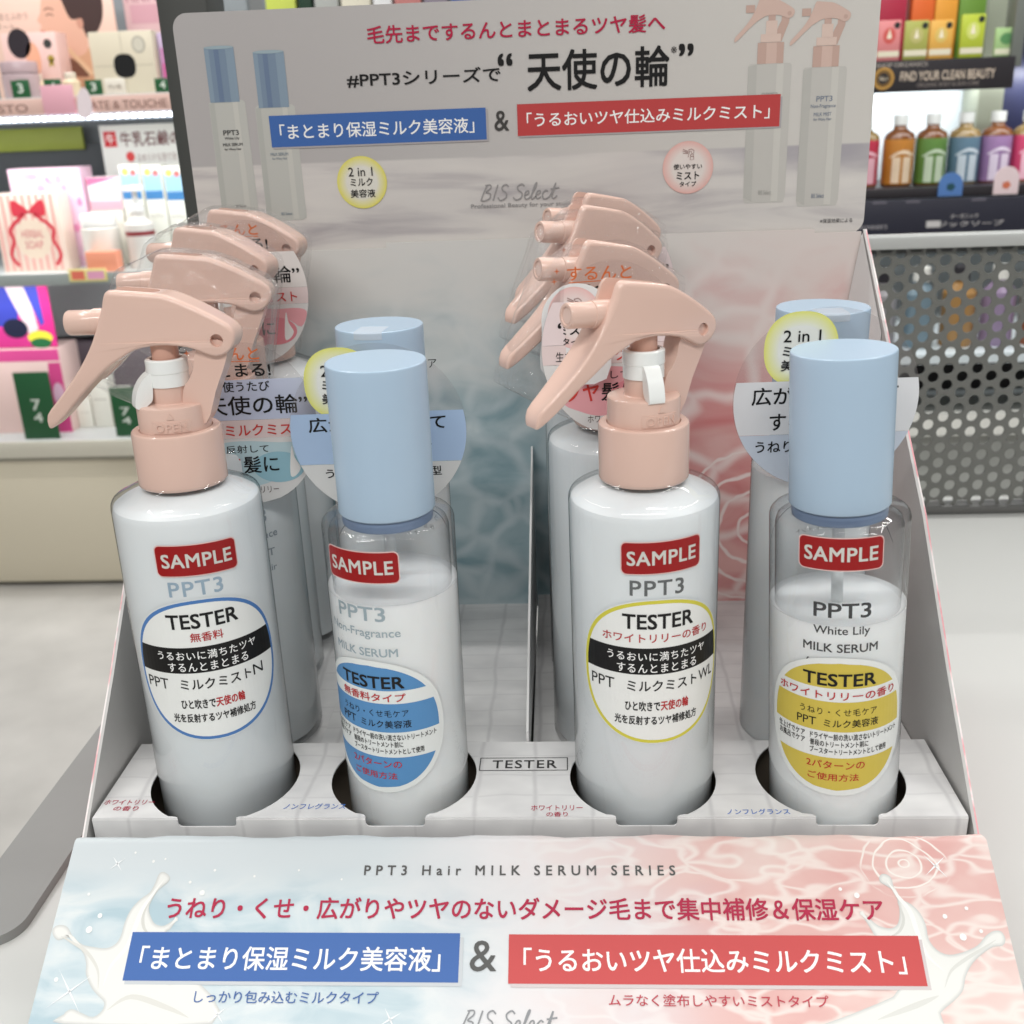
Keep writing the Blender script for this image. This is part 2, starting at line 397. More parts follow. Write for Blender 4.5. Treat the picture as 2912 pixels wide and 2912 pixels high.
def noise(nt, v, sc, det=4.0, dist=0.0):
    n = nt.nodes.new('ShaderNodeTexNoise'); nt.links.new(v, n.inputs['Vector']); n.inputs['Scale'].default_value = sc; n.inputs['Detail'].default_value = det; n.inputs['Distortion'].default_value = dist
    return n
def caustic(nt, v, sc, wob=0.5, wd=0.12, seed=0.0):
    nn = noise(nt, v, sc * 0.7, 2.0)
    add = nt.nodes.new('ShaderNodeMix'); add.data_type = 'VECTOR'; add.inputs['Factor'].default_value = wob * 0.03
    nt.links.new(v, add.inputs['A']); nt.links.new(nn.outputs['Color'], add.inputs['B'])
    vo = nt.nodes.new('ShaderNodeTexVoronoi'); vo.feature = 'DISTANCE_TO_EDGE'; nt.links.new(add.outputs['Result'], vo.inputs['Vector']); vo.inputs['Scale'].default_value = sc
    return mrange(nt, vo.outputs['Distance'], 0.0, wd, 1.0, 0.0)
def rings(nt, v, cx, cz, freq, rad, ax=1.0, coord=(0, 2)):
    s_ = sepxyz(nt, v)
    a = mathn(nt, 'MULTIPLY', mathn(nt, 'SUBTRACT', s_[coord[0]], cx), 1.0); b = mathn(nt, 'MULTIPLY', mathn(nt, 'SUBTRACT', s_[coord[1]], cz), ax)
    d = mathn(nt, 'SQRT', mathn(nt, 'ADD', mathn(nt, 'MULTIPLY', a, a), mathn(nt, 'MULTIPLY', b, b)))
    nz = noise(nt, v, 75, 2.0); d2 = mathn(nt, 'ADD', d, mathn(nt, 'MULTIPLY', nz.outputs['Fac'], 0.007))
    sn = mathn(nt, 'SINE', mathn(nt, 'MULTIPLY', d2, freq))
    return mathn(nt, 'MULTIPLY', mrange(nt, sn, 0.72, 1.0), mrange(nt, d, rad * 0.8, rad, 1.0, 0.0))

def tex_header(nt, v):
    s_ = sepxyz(nt, v); z = s_[2]; x = s_[0]
    up = ramp(nt, mrange(nt, x, -0.15, 0.15), [(0, (176, 172, 171)), (0.45, (190, 186, 183)), (1, (204, 200, 194))])
    n1 = noise(nt, mapping(nt, v, (14, 1, 90), (0, R_(6), 0)), 1.0, 5.0, 0.6)
    low = ramp(nt, n1.outputs['Fac'], [(0.30, (176, 170, 171)), (0.5, (206, 201, 197)), (0.75, (216, 211, 205))])
    n2 = noise(nt, mapping(nt, v, (9, 1, 30), (0, R_(28), 0)), 1.0, 3.0)
    low2 = mixc(nt, mathn(nt, 'MULTIPLY', mrange(nt, x, 0.0, 0.14), mrange(nt, n2.outputs['Fac'], 0.42, 0.62)), low, col(166, 161, 166))
    return mixc(nt, mrange(nt, z, 0.2095, 0.2108), low2, up)
def tex_back(nt, v):
    s_ = sepxyz(nt, v); z = s_[2]; x = s_[0]
    top = col(214, 212, 208)
    n1 = noise(nt, mapping(nt, v, (22, 1, 40)), 1.0, 4.0, 0.8)
    ca = caustic(nt, v, 42, 0.8, 0.2)
    teal = mixc(nt, mathn(nt, 'MULTIPLY', ca, 0.35), ramp(nt, n1.outputs['Fac'], [(0.3, (120, 152, 162)), (0.6, (172, 192, 198))]), col(226, 232, 234))
    cb = caustic(nt, v, 34, 0.8, 0.14); rg = rings(nt, v, 0.112, 0.03, 620, 0.05)
    wh = mathn(nt, 'MAXIMUM', mathn(nt, 'MULTIPLY', cb, 0.7), mathn(nt, 'MULTIPLY', rg, 0.85))
    pink = mixc(nt, wh, ramp(nt, n1.outputs['Fac'], [(0.3, (206, 126, 126)), (0.65, (224, 174, 170))]), col(242, 230, 226))
    low = mixc(nt, mrange(nt, x, 0.02, 0.06), teal, pink)
    nz = mathn(nt, 'MULTIPLY', mathn(nt, 'SUBTRACT', n1.outputs['Fac'], 0.5), 0.09)
    f = mrange(nt, mathn(nt, 'ADD', z, nz), 0.07, 0.175, 1.0, 0.0)
    up = mixc(nt, mrange(nt, x, 0.03, 0.13), top, col(218, 207, 202))
    return mixc(nt, f, up, low)
def tex_front(nt, v):
    s_ = sepxyz(nt, v); x = s_[0]; y = s_[1]
    n1 = noise(nt, mapping(nt, v, (16, 26, 26)), 1.0, 4.0, 0.5); n3 = noise(nt, mapping(nt, v, (34, 70, 70), (0, 0, 0.4)), 1.0, 4.0, 1.2)
    bl = mixc(nt, mrange(nt, y, -0.027, -0.012), ramp(nt, n3.outputs['Fac'], [(0.32, (172, 194, 203)), (0.5, (198, 211, 216)), (0.68, (216, 222, 223))]), col(205, 212, 215))
    ca = caustic(nt, mapping(nt, v, (0.7, 1.7, 1.7), (0, 0, R_(-14))), 56, 2.0, 0.15)
    rg = rings(nt, v, 0.127, -0.0135, 1500, 0.016, 1.6, (0, 1))
    wh = mathn(nt, 'MAXIMUM', mathn(nt, 'MULTIPLY', ca, 0.66), rg)
    pk = mixc(nt, wh, ramp(nt, n1.outputs['Fac'], [(0.3, (212, 158, 154)), (0.5, (221, 184, 178)), (0.72, (226, 206, 200))]), col(236, 229, 223))
    mid = col(222, 219, 220)
    xm = mathn(nt, 'ADD', x, mathn(nt, 'MULTIPLY', mathn(nt, 'SUBTRACT', n1.outputs['Fac'], 0.5), 0.12))
    c1 = mixc(nt, mrange(nt, xm, -0.06, 0.02), bl, mid)
    return mixc(nt, mrange(nt, xm, 0.0, 0.07), c1, pk)
def tex_tile(nt, v):
    s_ = sepxyz(nt, v)
    wob = noise(nt, v, 30, 2.0); wv = mathn(nt, 'MULTIPLY', mathn(nt, 'SUBTRACT', wob.outputs['Fac'], 0.5), 0.006)
    d = None
    for sock, pitch in ((s_[0], 0.0205), (s_[1], 0.0125)):
        fr = mathn(nt, 'FRACT', mathn(nt, 'DIVIDE', mathn(nt, 'ADD', mathn(nt, 'ADD', sock, wv), 1.0), pitch))
        e = mathn(nt, 'ABSOLUTE', mathn(nt, 'SUBTRACT', fr, 0.5)); e = mrange(nt, e, 0.43, 0.5)
        d = e if d is None else mathn(nt, 'MAXIMUM', d, mathn(nt, 'MULTIPLY', e, 0.6))
    shade = noise(nt, mapping(nt, v, (48, 80, 48)), 1.0, 2.0)
    base = ramp(nt, shade.outputs['Fac'], [(0.3, (214, 213, 213)), (0.7, (232, 231, 230))])
    return mixc(nt, mathn(nt, 'MULTIPLY', d, 0.5), base, col(188, 186, 187))
P_HEAD = card_print('header_print', tex_header); P_BACK = card_print('back_panel_print', tex_back)
P_FRONT = card_print('front_panel_print', tex_front); P_TILE = card_print('tile_print', tex_tile)

# --- header card
hx0, hx1, hz0, hz1 = -0.1500, 0.1537, 0.1715, 0.2738
out = rrect(hx0, hx1, hz0, hz1, 0.0065, 8)
mb = MB(); mb.prism(out, lambda a, b: (a, YB + 0.0008, b), lambda a, b: (a, YB + 0.0022, b))
header = bp(mb, 'header_card', [P_HEAD])
H = Ink(lambda a, b, h: (a / 1000, YB + 0.0008 - h / 1000, b / 1000))
def print_serum(k, cap, body, tone, txt, ty):
    (x0, x1, z0, z1) = cap; (bx0, bx1, bz0, bz1) = body
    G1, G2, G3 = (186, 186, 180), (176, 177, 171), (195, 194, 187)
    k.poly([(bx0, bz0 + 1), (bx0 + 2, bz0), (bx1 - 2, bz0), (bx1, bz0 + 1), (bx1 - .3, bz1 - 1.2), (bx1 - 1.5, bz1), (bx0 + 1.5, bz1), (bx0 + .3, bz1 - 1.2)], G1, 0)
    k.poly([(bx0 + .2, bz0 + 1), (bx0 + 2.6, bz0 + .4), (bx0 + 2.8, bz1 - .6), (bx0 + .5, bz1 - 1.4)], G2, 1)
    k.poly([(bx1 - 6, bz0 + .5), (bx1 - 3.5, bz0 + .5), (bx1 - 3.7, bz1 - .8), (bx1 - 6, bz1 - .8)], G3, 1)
    k.rect(x0, x1, z0, z1 - .6, (132, 150, 166), 1.6)
    k.rect(x0 + 2, x1 - 3.8, z0 + .2, z1 - .8, (118, 136, 156), 2.2); k.rect(x0 + 4.2, x0 + 6.4, z0 + .2, z1 - .8, (104, 122, 148), 2.8)
    k.poly(ell((x0 + x1) / 2, z1 - .6, (x1 - x0) / 2, .7, 24), (152, 170, 178), 3.6)
    for (a, b_, c_, d_, s_) in ty: k.text(s_, a, b_, c_, d_, txt, 4.2, 0.02)
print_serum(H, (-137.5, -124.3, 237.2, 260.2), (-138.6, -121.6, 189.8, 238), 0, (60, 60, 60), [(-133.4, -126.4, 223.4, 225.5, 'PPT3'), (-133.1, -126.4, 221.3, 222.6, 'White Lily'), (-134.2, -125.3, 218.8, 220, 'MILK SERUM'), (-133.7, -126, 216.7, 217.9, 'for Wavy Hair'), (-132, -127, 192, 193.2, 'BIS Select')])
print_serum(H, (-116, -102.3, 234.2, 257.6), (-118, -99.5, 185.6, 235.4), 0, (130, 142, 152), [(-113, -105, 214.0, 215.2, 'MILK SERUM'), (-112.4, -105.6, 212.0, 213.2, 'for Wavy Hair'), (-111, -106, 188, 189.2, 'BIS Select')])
def print_mist(k, ax, zc, s_, txt):
    X = lambda u: ax - u * s_
    Zz = lambda v: zc + (v - 110) * s_
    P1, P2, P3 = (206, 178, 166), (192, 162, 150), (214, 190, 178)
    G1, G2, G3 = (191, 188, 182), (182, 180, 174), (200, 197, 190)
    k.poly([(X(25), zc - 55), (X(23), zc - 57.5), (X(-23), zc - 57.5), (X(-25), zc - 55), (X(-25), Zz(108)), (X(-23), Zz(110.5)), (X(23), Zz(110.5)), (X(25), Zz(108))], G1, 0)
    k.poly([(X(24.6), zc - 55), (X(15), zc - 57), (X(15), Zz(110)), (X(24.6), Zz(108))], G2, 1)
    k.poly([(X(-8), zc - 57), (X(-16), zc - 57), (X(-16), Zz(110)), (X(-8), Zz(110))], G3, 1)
    arm = [(-20, 160), (-19.5, 153.5), (-16.5, 146), (-12, 134), (-4.9, 134), (-5, 142), (-7.6, 149.5), (-11, 156), (-11, 160)]
    k.poly([(X(a), Zz(b)) for a, b in arm], P2, 0.5)
    k.rect(X(15), X(-15), Zz(110.5), Zz(133), P1, 1); k.rect(X(15), X(5), Zz(110.5), Zz(133), P2, 2); k.rect(X(-15), X(-7), Zz(110.5), Zz(133), P2, 2)
    k.rect(X(12), X(-11), Zz(133.4), Zz(142), P3, 1); k.rect(X(6.4), X(-6.4), Zz(142), Zz(156), P3, 2); k.rect(X(4), X(-4), Zz(156), Zz(162), P2, 1)
    k.poly([(X(30), Zz(165)), (X(20), Zz(165)), (X(20), Zz(173)), (X(30), Zz(173))], P2, 2)
    k.poly([(X(a), min(Zz(b), hz1 * 1000 - .2)) for a, b in LEV], P1, 3)
    k.poly([(X(a), Zz(b)) for a, b in ell(-19.5, 163, 2.4, 2.4, 16)], P2, 4)
    for a, b, c_, d_, tt in ((-8, 10.5, 73, 79, 'PPT3'), (-14, 15, 65, 70, 'Non-Fragrance'), (-10, 10.5, 57, 61, 'MILK MIST'), (-10, 11, 51, 55, 'for Wavy Hair'), (-7, 8, -36, -31, 'BIS Select')):
        k.text(tt, ax + a * s_, ax + b * s_, zc + (c_ - 110) * s_, zc + (d_ - 110) * s_, txt, 3, 0.02)
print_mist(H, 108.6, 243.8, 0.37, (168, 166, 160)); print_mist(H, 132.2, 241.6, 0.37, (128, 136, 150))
H.text('毛先までするんとまとまるツヤ髪へ', -64.9, 63.4, 258.4, 265.4, CRIM, 5, 0.016)
H.text('#PPT3シリーズで', -75.4, -7.8, 241.2, 247.4, BLK, 5, 0.014)
H.text('“', -8.5, -2.6, 247.7, 252.2, BLK, 5, 0.02); H.text('”', 69.7, 75.5, 248.6, 253.0, BLK, 5, 0.02)
H.text('天使の輪', 4.1, 65.3, 236.8, 252.8, BLK, 5, 0.018)
H.text('※', 66.1, 68.6, 249.7, 252.4, GRYT, 5, 0.0)
H.rect(-111.4, -14.0, 216.7, 230.2, (170, 165, 166), 4); H.rect(-112, -14.9, 217.5, 230.8, BBAND, 5)
H.text('「まとまり保湿ミルク美容液」', -107.6, -20.3, 220.6, 227.0, WHT, 6, 0.010)
H.text('&', -11.2, -4.8, 220.9, 229.2, (64, 62, 60), 5, 0.012)
H.rect(-0.4, 114.6, 217.7, 230.6, (170, 165, 166), 4); H.rect(-1, 113.8, 218.4, 231.6, (186, 66, 66), 5)
H.text('「うるおいツヤ仕込みミルクミスト」', 3.2, 109.3, 221.9, 227.9, WHT, 6, 0.010)
badge(H, -72.5, 201.1, 11.4, 11.4, (222, 214, 104), (222, 219, 208), 4)
H.text('2 in 1', -78.3, -67.3, 203.9, 207.7, BLK, 9, 0.008); H.text('ミルク', -77.7, -67.6, 199.6, 203.0, BLK, 9, 0.012); H.text('美容液', -78, -66.8, 194.6, 198.1, BLK, 9, 0.012)
badge(H, 74.4, 202.5, 11.2, 11.2, (222, 174, 166), (222, 212, 206), 4)
H.text('使いやすい', 68, 80.6, 201.8, 204.1, BLK, 9, 0.014); H.text('ミスト', 69.4, 79.4, 197.5, 200.7, BLK, 9, 0.018); H.text('タイプ', 70.8, 78.2, 194.5, 196.6, BLK, 9, 0.012)
print_spray_icon(H, 74.6, 208.4, 2.6, (150, 110, 105), .22, 9)
print_logo(H, -18.8, 16.8, 191.2, 198, (150, 147, 146), .55, 5)
H.text('Professional Beauty for your stage', -23.4, 21.8, 187.6, 189.9, (150, 147, 146), 5, 0.016)
H.text('※保湿効果による', 134.1, 148.5, 176.5, 178.4, (80, 78, 78), 5, 0.006)
hl = H.build('lettering', header); 

# --- back panel (stepped top edge) and side walls
out = [(-0.1525, -0.012), (0.1525, -0.012), (0.1525, 0.1725), (0.1317, 0.1725), (0.1317, 0.1742), (-0.0634, 0.1742), (-0.0634, 0.1718), (-0.1525, 0.1718)]
mb = MB(); mb.prism(out, lambda a, b: (a, YB - 0.0012, b), lambda a, b: (a, YB, b)); bp(mb, 'back_panel', [P_BACK])
def edge_z(y): 
    pts = [(-0.0045, -0.006), (0.038, 0.036), (0.0783, 0.079), (0.1924, 0.1735)]
    for (a, b), (c_, d_) in zip(pts, pts[1:]):
        if y <= c_: return b + (d_ - b) * (y - a) / (c_ - a)
    return pts[-1][1]
ys = [-0.0045, 0.038, 0.0783, 0.13, 0.1924]
m_pinkedge = card_print('outer_pink_print', lambda nt, v: mixc(nt, mrange(nt, noise(nt, v, 45, 3.0, 1.0).outputs['Fac'], 0.42, 0.56), col(236, 228, 226), col(226, 160, 166)))
for sx in (-1, 1):
    mb = MB()
    poly = [(ys[0], TB + 0.001)] + [(y, edge_z(y)) for y in ys] + [(ys[-1], TB + 0.001)]
    mb.prism(poly, lambda a, b: (sx * 0.1532, a, b), lambda a, b: (sx * 0.1542, a, b), 0)
    mb.prism(poly, lambda a, b: (sx * 0.15422, a, b), lambda a, b: (sx * 0.1548, a, b), 1)
    bp(mb, 'side_wall', [CARDG, m_pinkedge])
# inner crease flap in the far right corner
mb = MB(); mb.add([(0.1528, 0.1915, 0.172), (0.1528, 0.150, 0.135), (0.1400, 0.1915, 0.08), (0.1528, 0.150, 0.06)], [(0, 1, 3, 2)]); bp(mb, 'corner_flap', CARDW)

# --- sloped front panel
LX, LY, LZ = 0.1545, -0.0056, -0.0030
dv = Vector((0, -0.0503, -0.0341)).normalized(); nv = Vector((0, dv.z, -dv.y)).normalized()
if nv.z < 0: nv = -nv
L0 = Vector((0, LY, LZ))
def fp(a, s_, h): q = L0 + Vector((a / 1000, 0, 0)) + dv * (s_ / 1000) + nv * (h / 1000); return q[:]
slen = (LZ - TB - 0.0015) / -dv.z * 1000
prof = [(0, -1.3), (0.8, -0.5), (1.8, -0.12), (3, 0), (4.5, 0)] + [(s_, 0) for s_ in (12, 30, 50, slen)]
mb = MB(); nX = 40
vs = []
for s_, h in prof:
    for i in range(nX + 1):
        a = -LX * 1000 + 2 * LX * 1000 * i / nX
        wob = 0.35 * math.sin(i * 0.9) + 0.25 * math.sin(i * 2.3 + 1) if s_ < 0.5 else 0
        a2 = a * (1 + (0.0075 if s_ > 1 else 0.0075 * max(0, s_ / 1.0)))
        vs.append(fp(a2, s_ + wob, h))
fs = [(j * (nX + 1) + i, (j + 1) * (nX + 1) + i, (j + 1) * (nX + 1) + i + 1, j * (nX + 1) + i + 1) for j in range(len(prof) - 1) for i in range(nX)]
n0 = len(vs); vs += [(x, y, z - 0.0012) for x, y, z in vs]
fs2 = [tuple(i + n0 for i in reversed(f)) for f in fs]
rim = [i for i in range(nX + 1)] + [(j + 1) * (nX + 1) - 1 for j in range(1, len(prof))] + [(len(prof) - 1) * (nX + 1) + i for i in range(nX - 1, -1, -1)] + [j * (nX + 1) for j in range(len(prof) - 2, 0, -1)]
fs2 += [(rim[i], rim[(i + 1) % len(rim)], rim[(i + 1) % len(rim)] + n0, rim[i] + n0) for i in range(len(rim))]
mb.add(vs, fs + fs2, 0)
front = bp(mb, 'front_panel', [P_FRONT])
F = Ink(lambda a, b, h: fp(a, -b, h))
def flip(pts): return [(a, -b) for a, b in pts]
milkL = [(-121.5, 12.6), (-119.3, 14.1), (-119.4, 15.9), (-122.1, 18.5), (-123.7, 21.6), (-124.2, 24.6), (-122.8, 27.6), (-120.8, 29.7), (-117.8, 30.1), (-114.6, 28.0), (-113.6, 27.6), (-115.7, 31.4), (-116.7, 33.1), (-116.0, 46.9), (-102.8, 47.6), (-96.3, 59.7), (-144.1, 60.1), (-144.8, 57.3), (-142.6, 55.7), (-138.9, 56.9), (-135.1, 58.0), (-132.6, 56.1), (-132.5, 53.7), (-134.9, 51.8), (-137.7, 49.4), (-140.5, 45.5), (-141.3, 42.2), (-143.0, 39.0), (-145.9, 36.5), (-149.2, 34.0), (-152.6, 34.9), (-154.9, 33.2), (-155.4, 31.1), (-153.5, 30.0), (-150.6, 30.7), (-148.0, 33.6), (-144.2, 36.1), (-140.4, 36.9), (-135.9, 37.3), (-133.0, 36.0), (-131.8, 33.5), (-131.5, 29.3), (-130.4, 25.1), (-127.8, 21.6), (-125.1, 19.4), (-123.9, 16.3), (-123.2, 13.2)]
milkR = [(119.8, 13.0), (122.0, 14.2), (122.4, 17.4), (123.9, 20.9), (126.9, 22.8), (129.2, 25.7), (130.2, 29.4), (130.2, 33.4), (132.0, 36.6), (135.3, 38.1), (140.0, 37.3), (144.9, 35.3), (148.0, 32.5), (150.9, 30.9), (153.3, 31.1), (154.0, 33.3), (152.7, 35.3), (149.7, 35.7), (146.0, 37.7), (142.0, 40.8), (139.1, 44.7), (137.5, 48.5), (134.0, 51.6), (129.3, 55.0), (126.7, 60.0), (90.9, 60.3), (105.7, 54.3), (118.8, 47.5), (113.4, 32.2), (111.0, 27.0), (110.1, 24.9), (112.7, 27.0), (115.2, 29.4), (118.8, 30.2), (121.3, 29.0), (122.6, 25.7), (122.8, 22.0), (122.0, 18.6), (120.0, 16.9), (118.3, 15.7), (118.3, 14.0)]
for mk in (milkL, milkR):
    P_ = smooth_line(flip(mk), 3, True); n = len(P_); ins = []
    for i in range(n):
        d = Vector(P_[(i + 1) % n]) - Vector(P_[i - 1])
        if d.length < 1e-6: d = Vector((1, 0))
        d.normalize(); ins.append(Vector((-d.y, d.x)))
    ar = sum(P_[i][0] * P_[(i + 1) % n][1] - P_[(i + 1) % n][0] * P_[i][1] for i in range(n)); sg = 1 if ar > 0 else -1
    for j_, (off, tone) in enumerate(((0, (200, 201, 198)), (.22, (207, 208, 205)), (.45, (214, 214, 211)), (.7, (220, 220, 216)), (.95, (226, 226, 222)))):
        F.poly([tuple(Vector(P_[i]) + ins[i] * sg * off) for i in range(n)], tone, j_ * .3)
for pts, wd, tone in (([(-121, 15), (-123.6, 19.5), (-126.4, 25), (-127.6, 31), (-129, 37), (-133, 43), (-134, 49)], 1.5, (236, 235, 231)), ([(-124.6, 22), (-125.6, 27), (-124.4, 31), (-121, 34)], 1.0, (206, 205, 199)), ([(-152, 33.6), (-148, 35.4), (-142, 38.6), (-137, 44), (-135.4, 50)], 1.0, (212, 211, 205)), ([(-131, 56), (-124, 52), (-112, 55), (-104, 58)], 1.6, (213, 212, 206)),
        ([(120.5, 15.5), (123, 20), (126, 25), (127, 31), (128.6, 38), (133, 43)], 1.5, (236, 236, 232)), ([(122.6, 22), (123.6, 27), (121.6, 31), (118, 33)], .9, (206, 206, 201)), ([(151, 33.6), (146, 36.4), (140, 39.6), (135, 43), (132, 48)], 1.0, (211, 211, 206)), ([(110, 57), (122, 53), (130, 50)], 1.6, (212, 212, 207))):
    F.ribbon(smooth_line(flip(pts), 6), lambda t_, w_=wd: w_ * math.sin(math.pi * min(1, max(.02, t_))) + .05, tone, 1.6)
for (x_, y_, r_) in ((-143, 31.5, 1.1), (-140.4, 27, .8), (-107, 19.5, .9), (-111.8, 16, .5), (-104, 12, .45), (136.7, 26.5, .75), (141, 32.8, 1.1), (110, 20, .9), (144, 24, .6), (105, 18, .6), (147, 31, .6), (-133, 6, .4), (-126, 9, .5), (-122, 8.2, .35), (-146, 20, .5), (-150, 47, .7), (-60, 15, .35), (-75, 12, .35), (-90, 14, .4)):
    F.poly(ell(x_, -y_, r_, r_, 16), (238, 238, 236), 2)
def star(k, x_, y_, L, wd, rgb, ang):
    for a in (ang, ang + 90):
        c_, s_ = math.cos(R_(a)), math.sin(R_(a))
        k.poly([(x_ + c_ * L, y_ + s_ * L), (x_ - s_ * wd, y_ + c_ * wd), (x_ - c_ * L, y_ - s_ * L), (x_ + s_ * wd, y_ - c_ * wd)], rgb, 2)
for x_, y_, L, ang in ((-138.5, 9.8, 3.2, -50), (-144.7, 50.5, 8.5, -52), (137, 10.5, 5, 40), (-40, 58, 4, 30), (-95, 57, 3.5, -50)): star(F, x_, -y_, L, .3, (238, 240, 241), ang)
F.text('PPT3 Hair MILK SERUM SERIES', -52.5, 51.8, -13.6, -10.4, (84, 83, 82), 3, 0.03, space=1.7)
F.text('うねり・くせ・広がりやツヤのないダメージ毛まで集中補修＆保湿ケア', -117.9, 117.6, -27.9, -21.0, (172, 26, 66), 3, 0.018)
F.rect(-127.2, -17.9, -48.3, -33.5, (196, 200, 204), 2); F.rect(-128, -19.1, -47.2, -32.2, BBAND, 3)
F.text('「まとまり保湿ミルク美容液」', -123.6, -25.2, -43.9, -36.6, WHT, 4, 0.014)
F.text('&', -15.6, -7.1, -43.8, -34.5, (84, 84, 83), 3, 0.008)
F.rect(-2.4, 128, -48.5, -33.6, (206, 196, 196), 2); F.rect(-3.2, 127, -47.4, -32.5, (196, 76, 76), 3)
F.text('「うるおいツヤ仕込みミルクミスト」', 1.7, 121.5, -43.9, -36.7, WHT, 4, 0.014)
F.text('しっかり包み込むミルクタイプ', -103.4, -44.2, -53.6, -50.0, (62, 98, 158), 3, 0.008)
F.text('ムラなく塗布しやすいミストタイプ', 28.4, 96.1, -53.7, -50.2, (182, 56, 72), 3, 0.008)
print_logo(F, -17.7, 12.2, -61.5, -55.3, (140, 142, 145), .5, 3)
F.text('Professional Beauty for your stage', -22, 16, -66, -64, (150, 150, 150), 3, 0.01)
F.build('lettering', front)

# --- tester tray with four keyhole slots
holes = [(-0.1108, 0.0245, 0.0272, -0.1105), (-0.0440, 0.0255, 0.0268, -0.0437), (0.0437, 0.0240, 0.0264, 0.0435), (0.1110, 0.0240, 0.0262, 0.1115)]
NW = 0.0105
def keyhole(cx, cy, Rr, nx_):
    """boundary from left notch corner round the hole to the right one, in the tray-top plane"""
    th = math.asin(min(.95, (NW + 0.0035) / Rr)); pts = []
    a0 = -math.pi / 2 - th
    pts += [(nx_ - NW, 0.0)]
    ex, ey = cx + Rr * math.cos(a0), cy + Rr * math.sin(a0)
    for k in range(1, 5):
        t_ = k / 5; pts.append((nx_ - NW + (ex - (nx_ - NW)) * t_ ** 2.2, max(0.0003, ey * (1 - (1 - t_) ** 1.6))))
    n = 44
    for k in range(n + 1):
        a = a0 - (2 * math.pi - 2 * th) * k / n
        pts.append((cx + Rr * math.cos(a), min(cy + Rr * math.sin(a), 0.0455)))
    ex, ey = cx + Rr * math.cos(-math.pi / 2 + th), cy + Rr * math.sin(-math.pi / 2 + th)
    for k in range(4, 0, -1):
        t_ = k / 5; pts.append((nx_ + NW + (ex - (nx_ + NW)) * t_ ** 2.2, max(0.0003, ey * (1 - (1 - t_) ** 1.6))))
    pts += [(nx_ + NW, 0.0)]
    return pts
top = [(-0.1518, 0.0)]
fr = [(-0.1518, -0.0005)]
for h_ in holes:
    top += keyhole(*h_); nx_ = h_[3]
    fr += [(nx_ - NW, -0.0005)] + [(nx_ - NW + 0.0016 * (1 - math.cos(R_(a))), -0.0019 - 0.0016 * math.sin(R_(a))) for a in range(0, 91, 18)] + [(nx_ + NW - 0.0016 * (1 - math.cos(R_(a))), -0.0019 - 0.0016 * math.sin(R_(a))) for a in range(90, -1, -18)] + [(nx_ + NW, -0.0005)]
top += [(0.1518, 0.0), (0.1518, 0.047), (-0.1518, 0.047)]
fr += [(0.1518, -0.0005), (0.1518, -0.047), (-0.1518, -0.047)]
mb = MB()
mb.prism(top, lambda a, b: (a, b, 0), lambda a, b: (a, b, -0.0006))
mb.prism(fr, lambda a, b: (a, -0.0003, b), lambda a, b: (a, 0.0003, b))
mb.add([(-0.1518, 0.047, 0), (0.1518, 0.047, 0), (0.1518, 0.0475, -0.045), (-0.1518, 0.0475, -0.045)], [(0, 1, 2, 3)])
tray = bp(mb, 'tester_tray', [P_TILE])
mb = MB(); mb.box(-0.1518, 0.1518, 0.001, 0.0465, -0.0490, -0.0480); mb.box(-0.1518, 0.1518, 0.0458, 0.0466, -0.048, -0.002); bp(mb, 'tray_bottom', DARKIN)
Tk = Ink(lambda a, b, h: (a / 1000, b / 1000, h / 1000))
for x0, x1, y0, y1 in ((-16.5, 16.6, 35.7, 36.1), (-16.4, 16.5, 27.7, 28.1), (-16.5, -16.1, 28.1, 35.7), (16.2, 16.6, 28.1, 35.7)): Tk.rect(x0, x1, y0, y1, (60, 60, 60), 0)
Tk.text('TESTER', -11.6, 12.4, 29.2, 34.3, (52, 52, 52), 1, 0.02, space=1.15)
for x0, x1, y0, y1, s_, c_ in ((-151, -132.6, 7.8, 10.6, 'ホワイトリリー', CRIM), (-146.2, -137.2, 4.2, 6.9, 'の香り', CRIM), (-84.5, -62.3, 4.8, 8.1, 'ノンフレグランス', (64, 112, 190)), (3.6, 21.6, 3.7, 6.7, 'ホワイトリリー', CRIM), (9, 16.4, 0.3, 2.9, 'の香り', CRIM), (71.2, 92.6, 1.2, 4.3, 'ノンフレグランス', (64, 112, 190))):
    Tk.text(s_, x0, x1, y0, y1, c_, 1, 0.004)
Tk.build('lettering', tray)
# --- floor insert behind the tray, sloping up under the two mist columns, and the divider
mb = MB(); mb.box(-0.0845, 0.0005, 0.0478, 0.1922, -0.0480, -0.0105); mb.box(0.0705, 0.1528, 0.0478, 0.1922, -0.0480, -0.0105)
for x0, x1 in ((-0.1528, -0.0848), (0.0020, 0.0702)):
    vs = [(x0, .0478, -.048), (x1, .0478, -.048), (x1, .1922, -.048), (x0, .1922, -.048), (x0, .0478, -.0205), (x1, .0478, -.0205), (x1, .0850, -.018), (x0, .0850, -.018), (x1, .1922, -.0055), (x0, .1922, -.0055)]
    mb.add(vs, [(0, 3, 2, 1), (4, 5, 6, 7), (7, 6, 8, 9), (0, 1, 5, 4), (2, 3, 9, 8), (0, 4, 7, 9, 3), (1, 2, 8, 6, 5)])
bp(mb, 'floor_insert', [P_TILE])
mb = MB(); mb.prism([(.0480, -.0100), (.0480, .004), (.1915, .075), (.1915, -.0100)], lambda a, b: (0.0006, a, b), lambda a, b: (0.0015, a, b)); bp(mb, 'divider', CARDW)

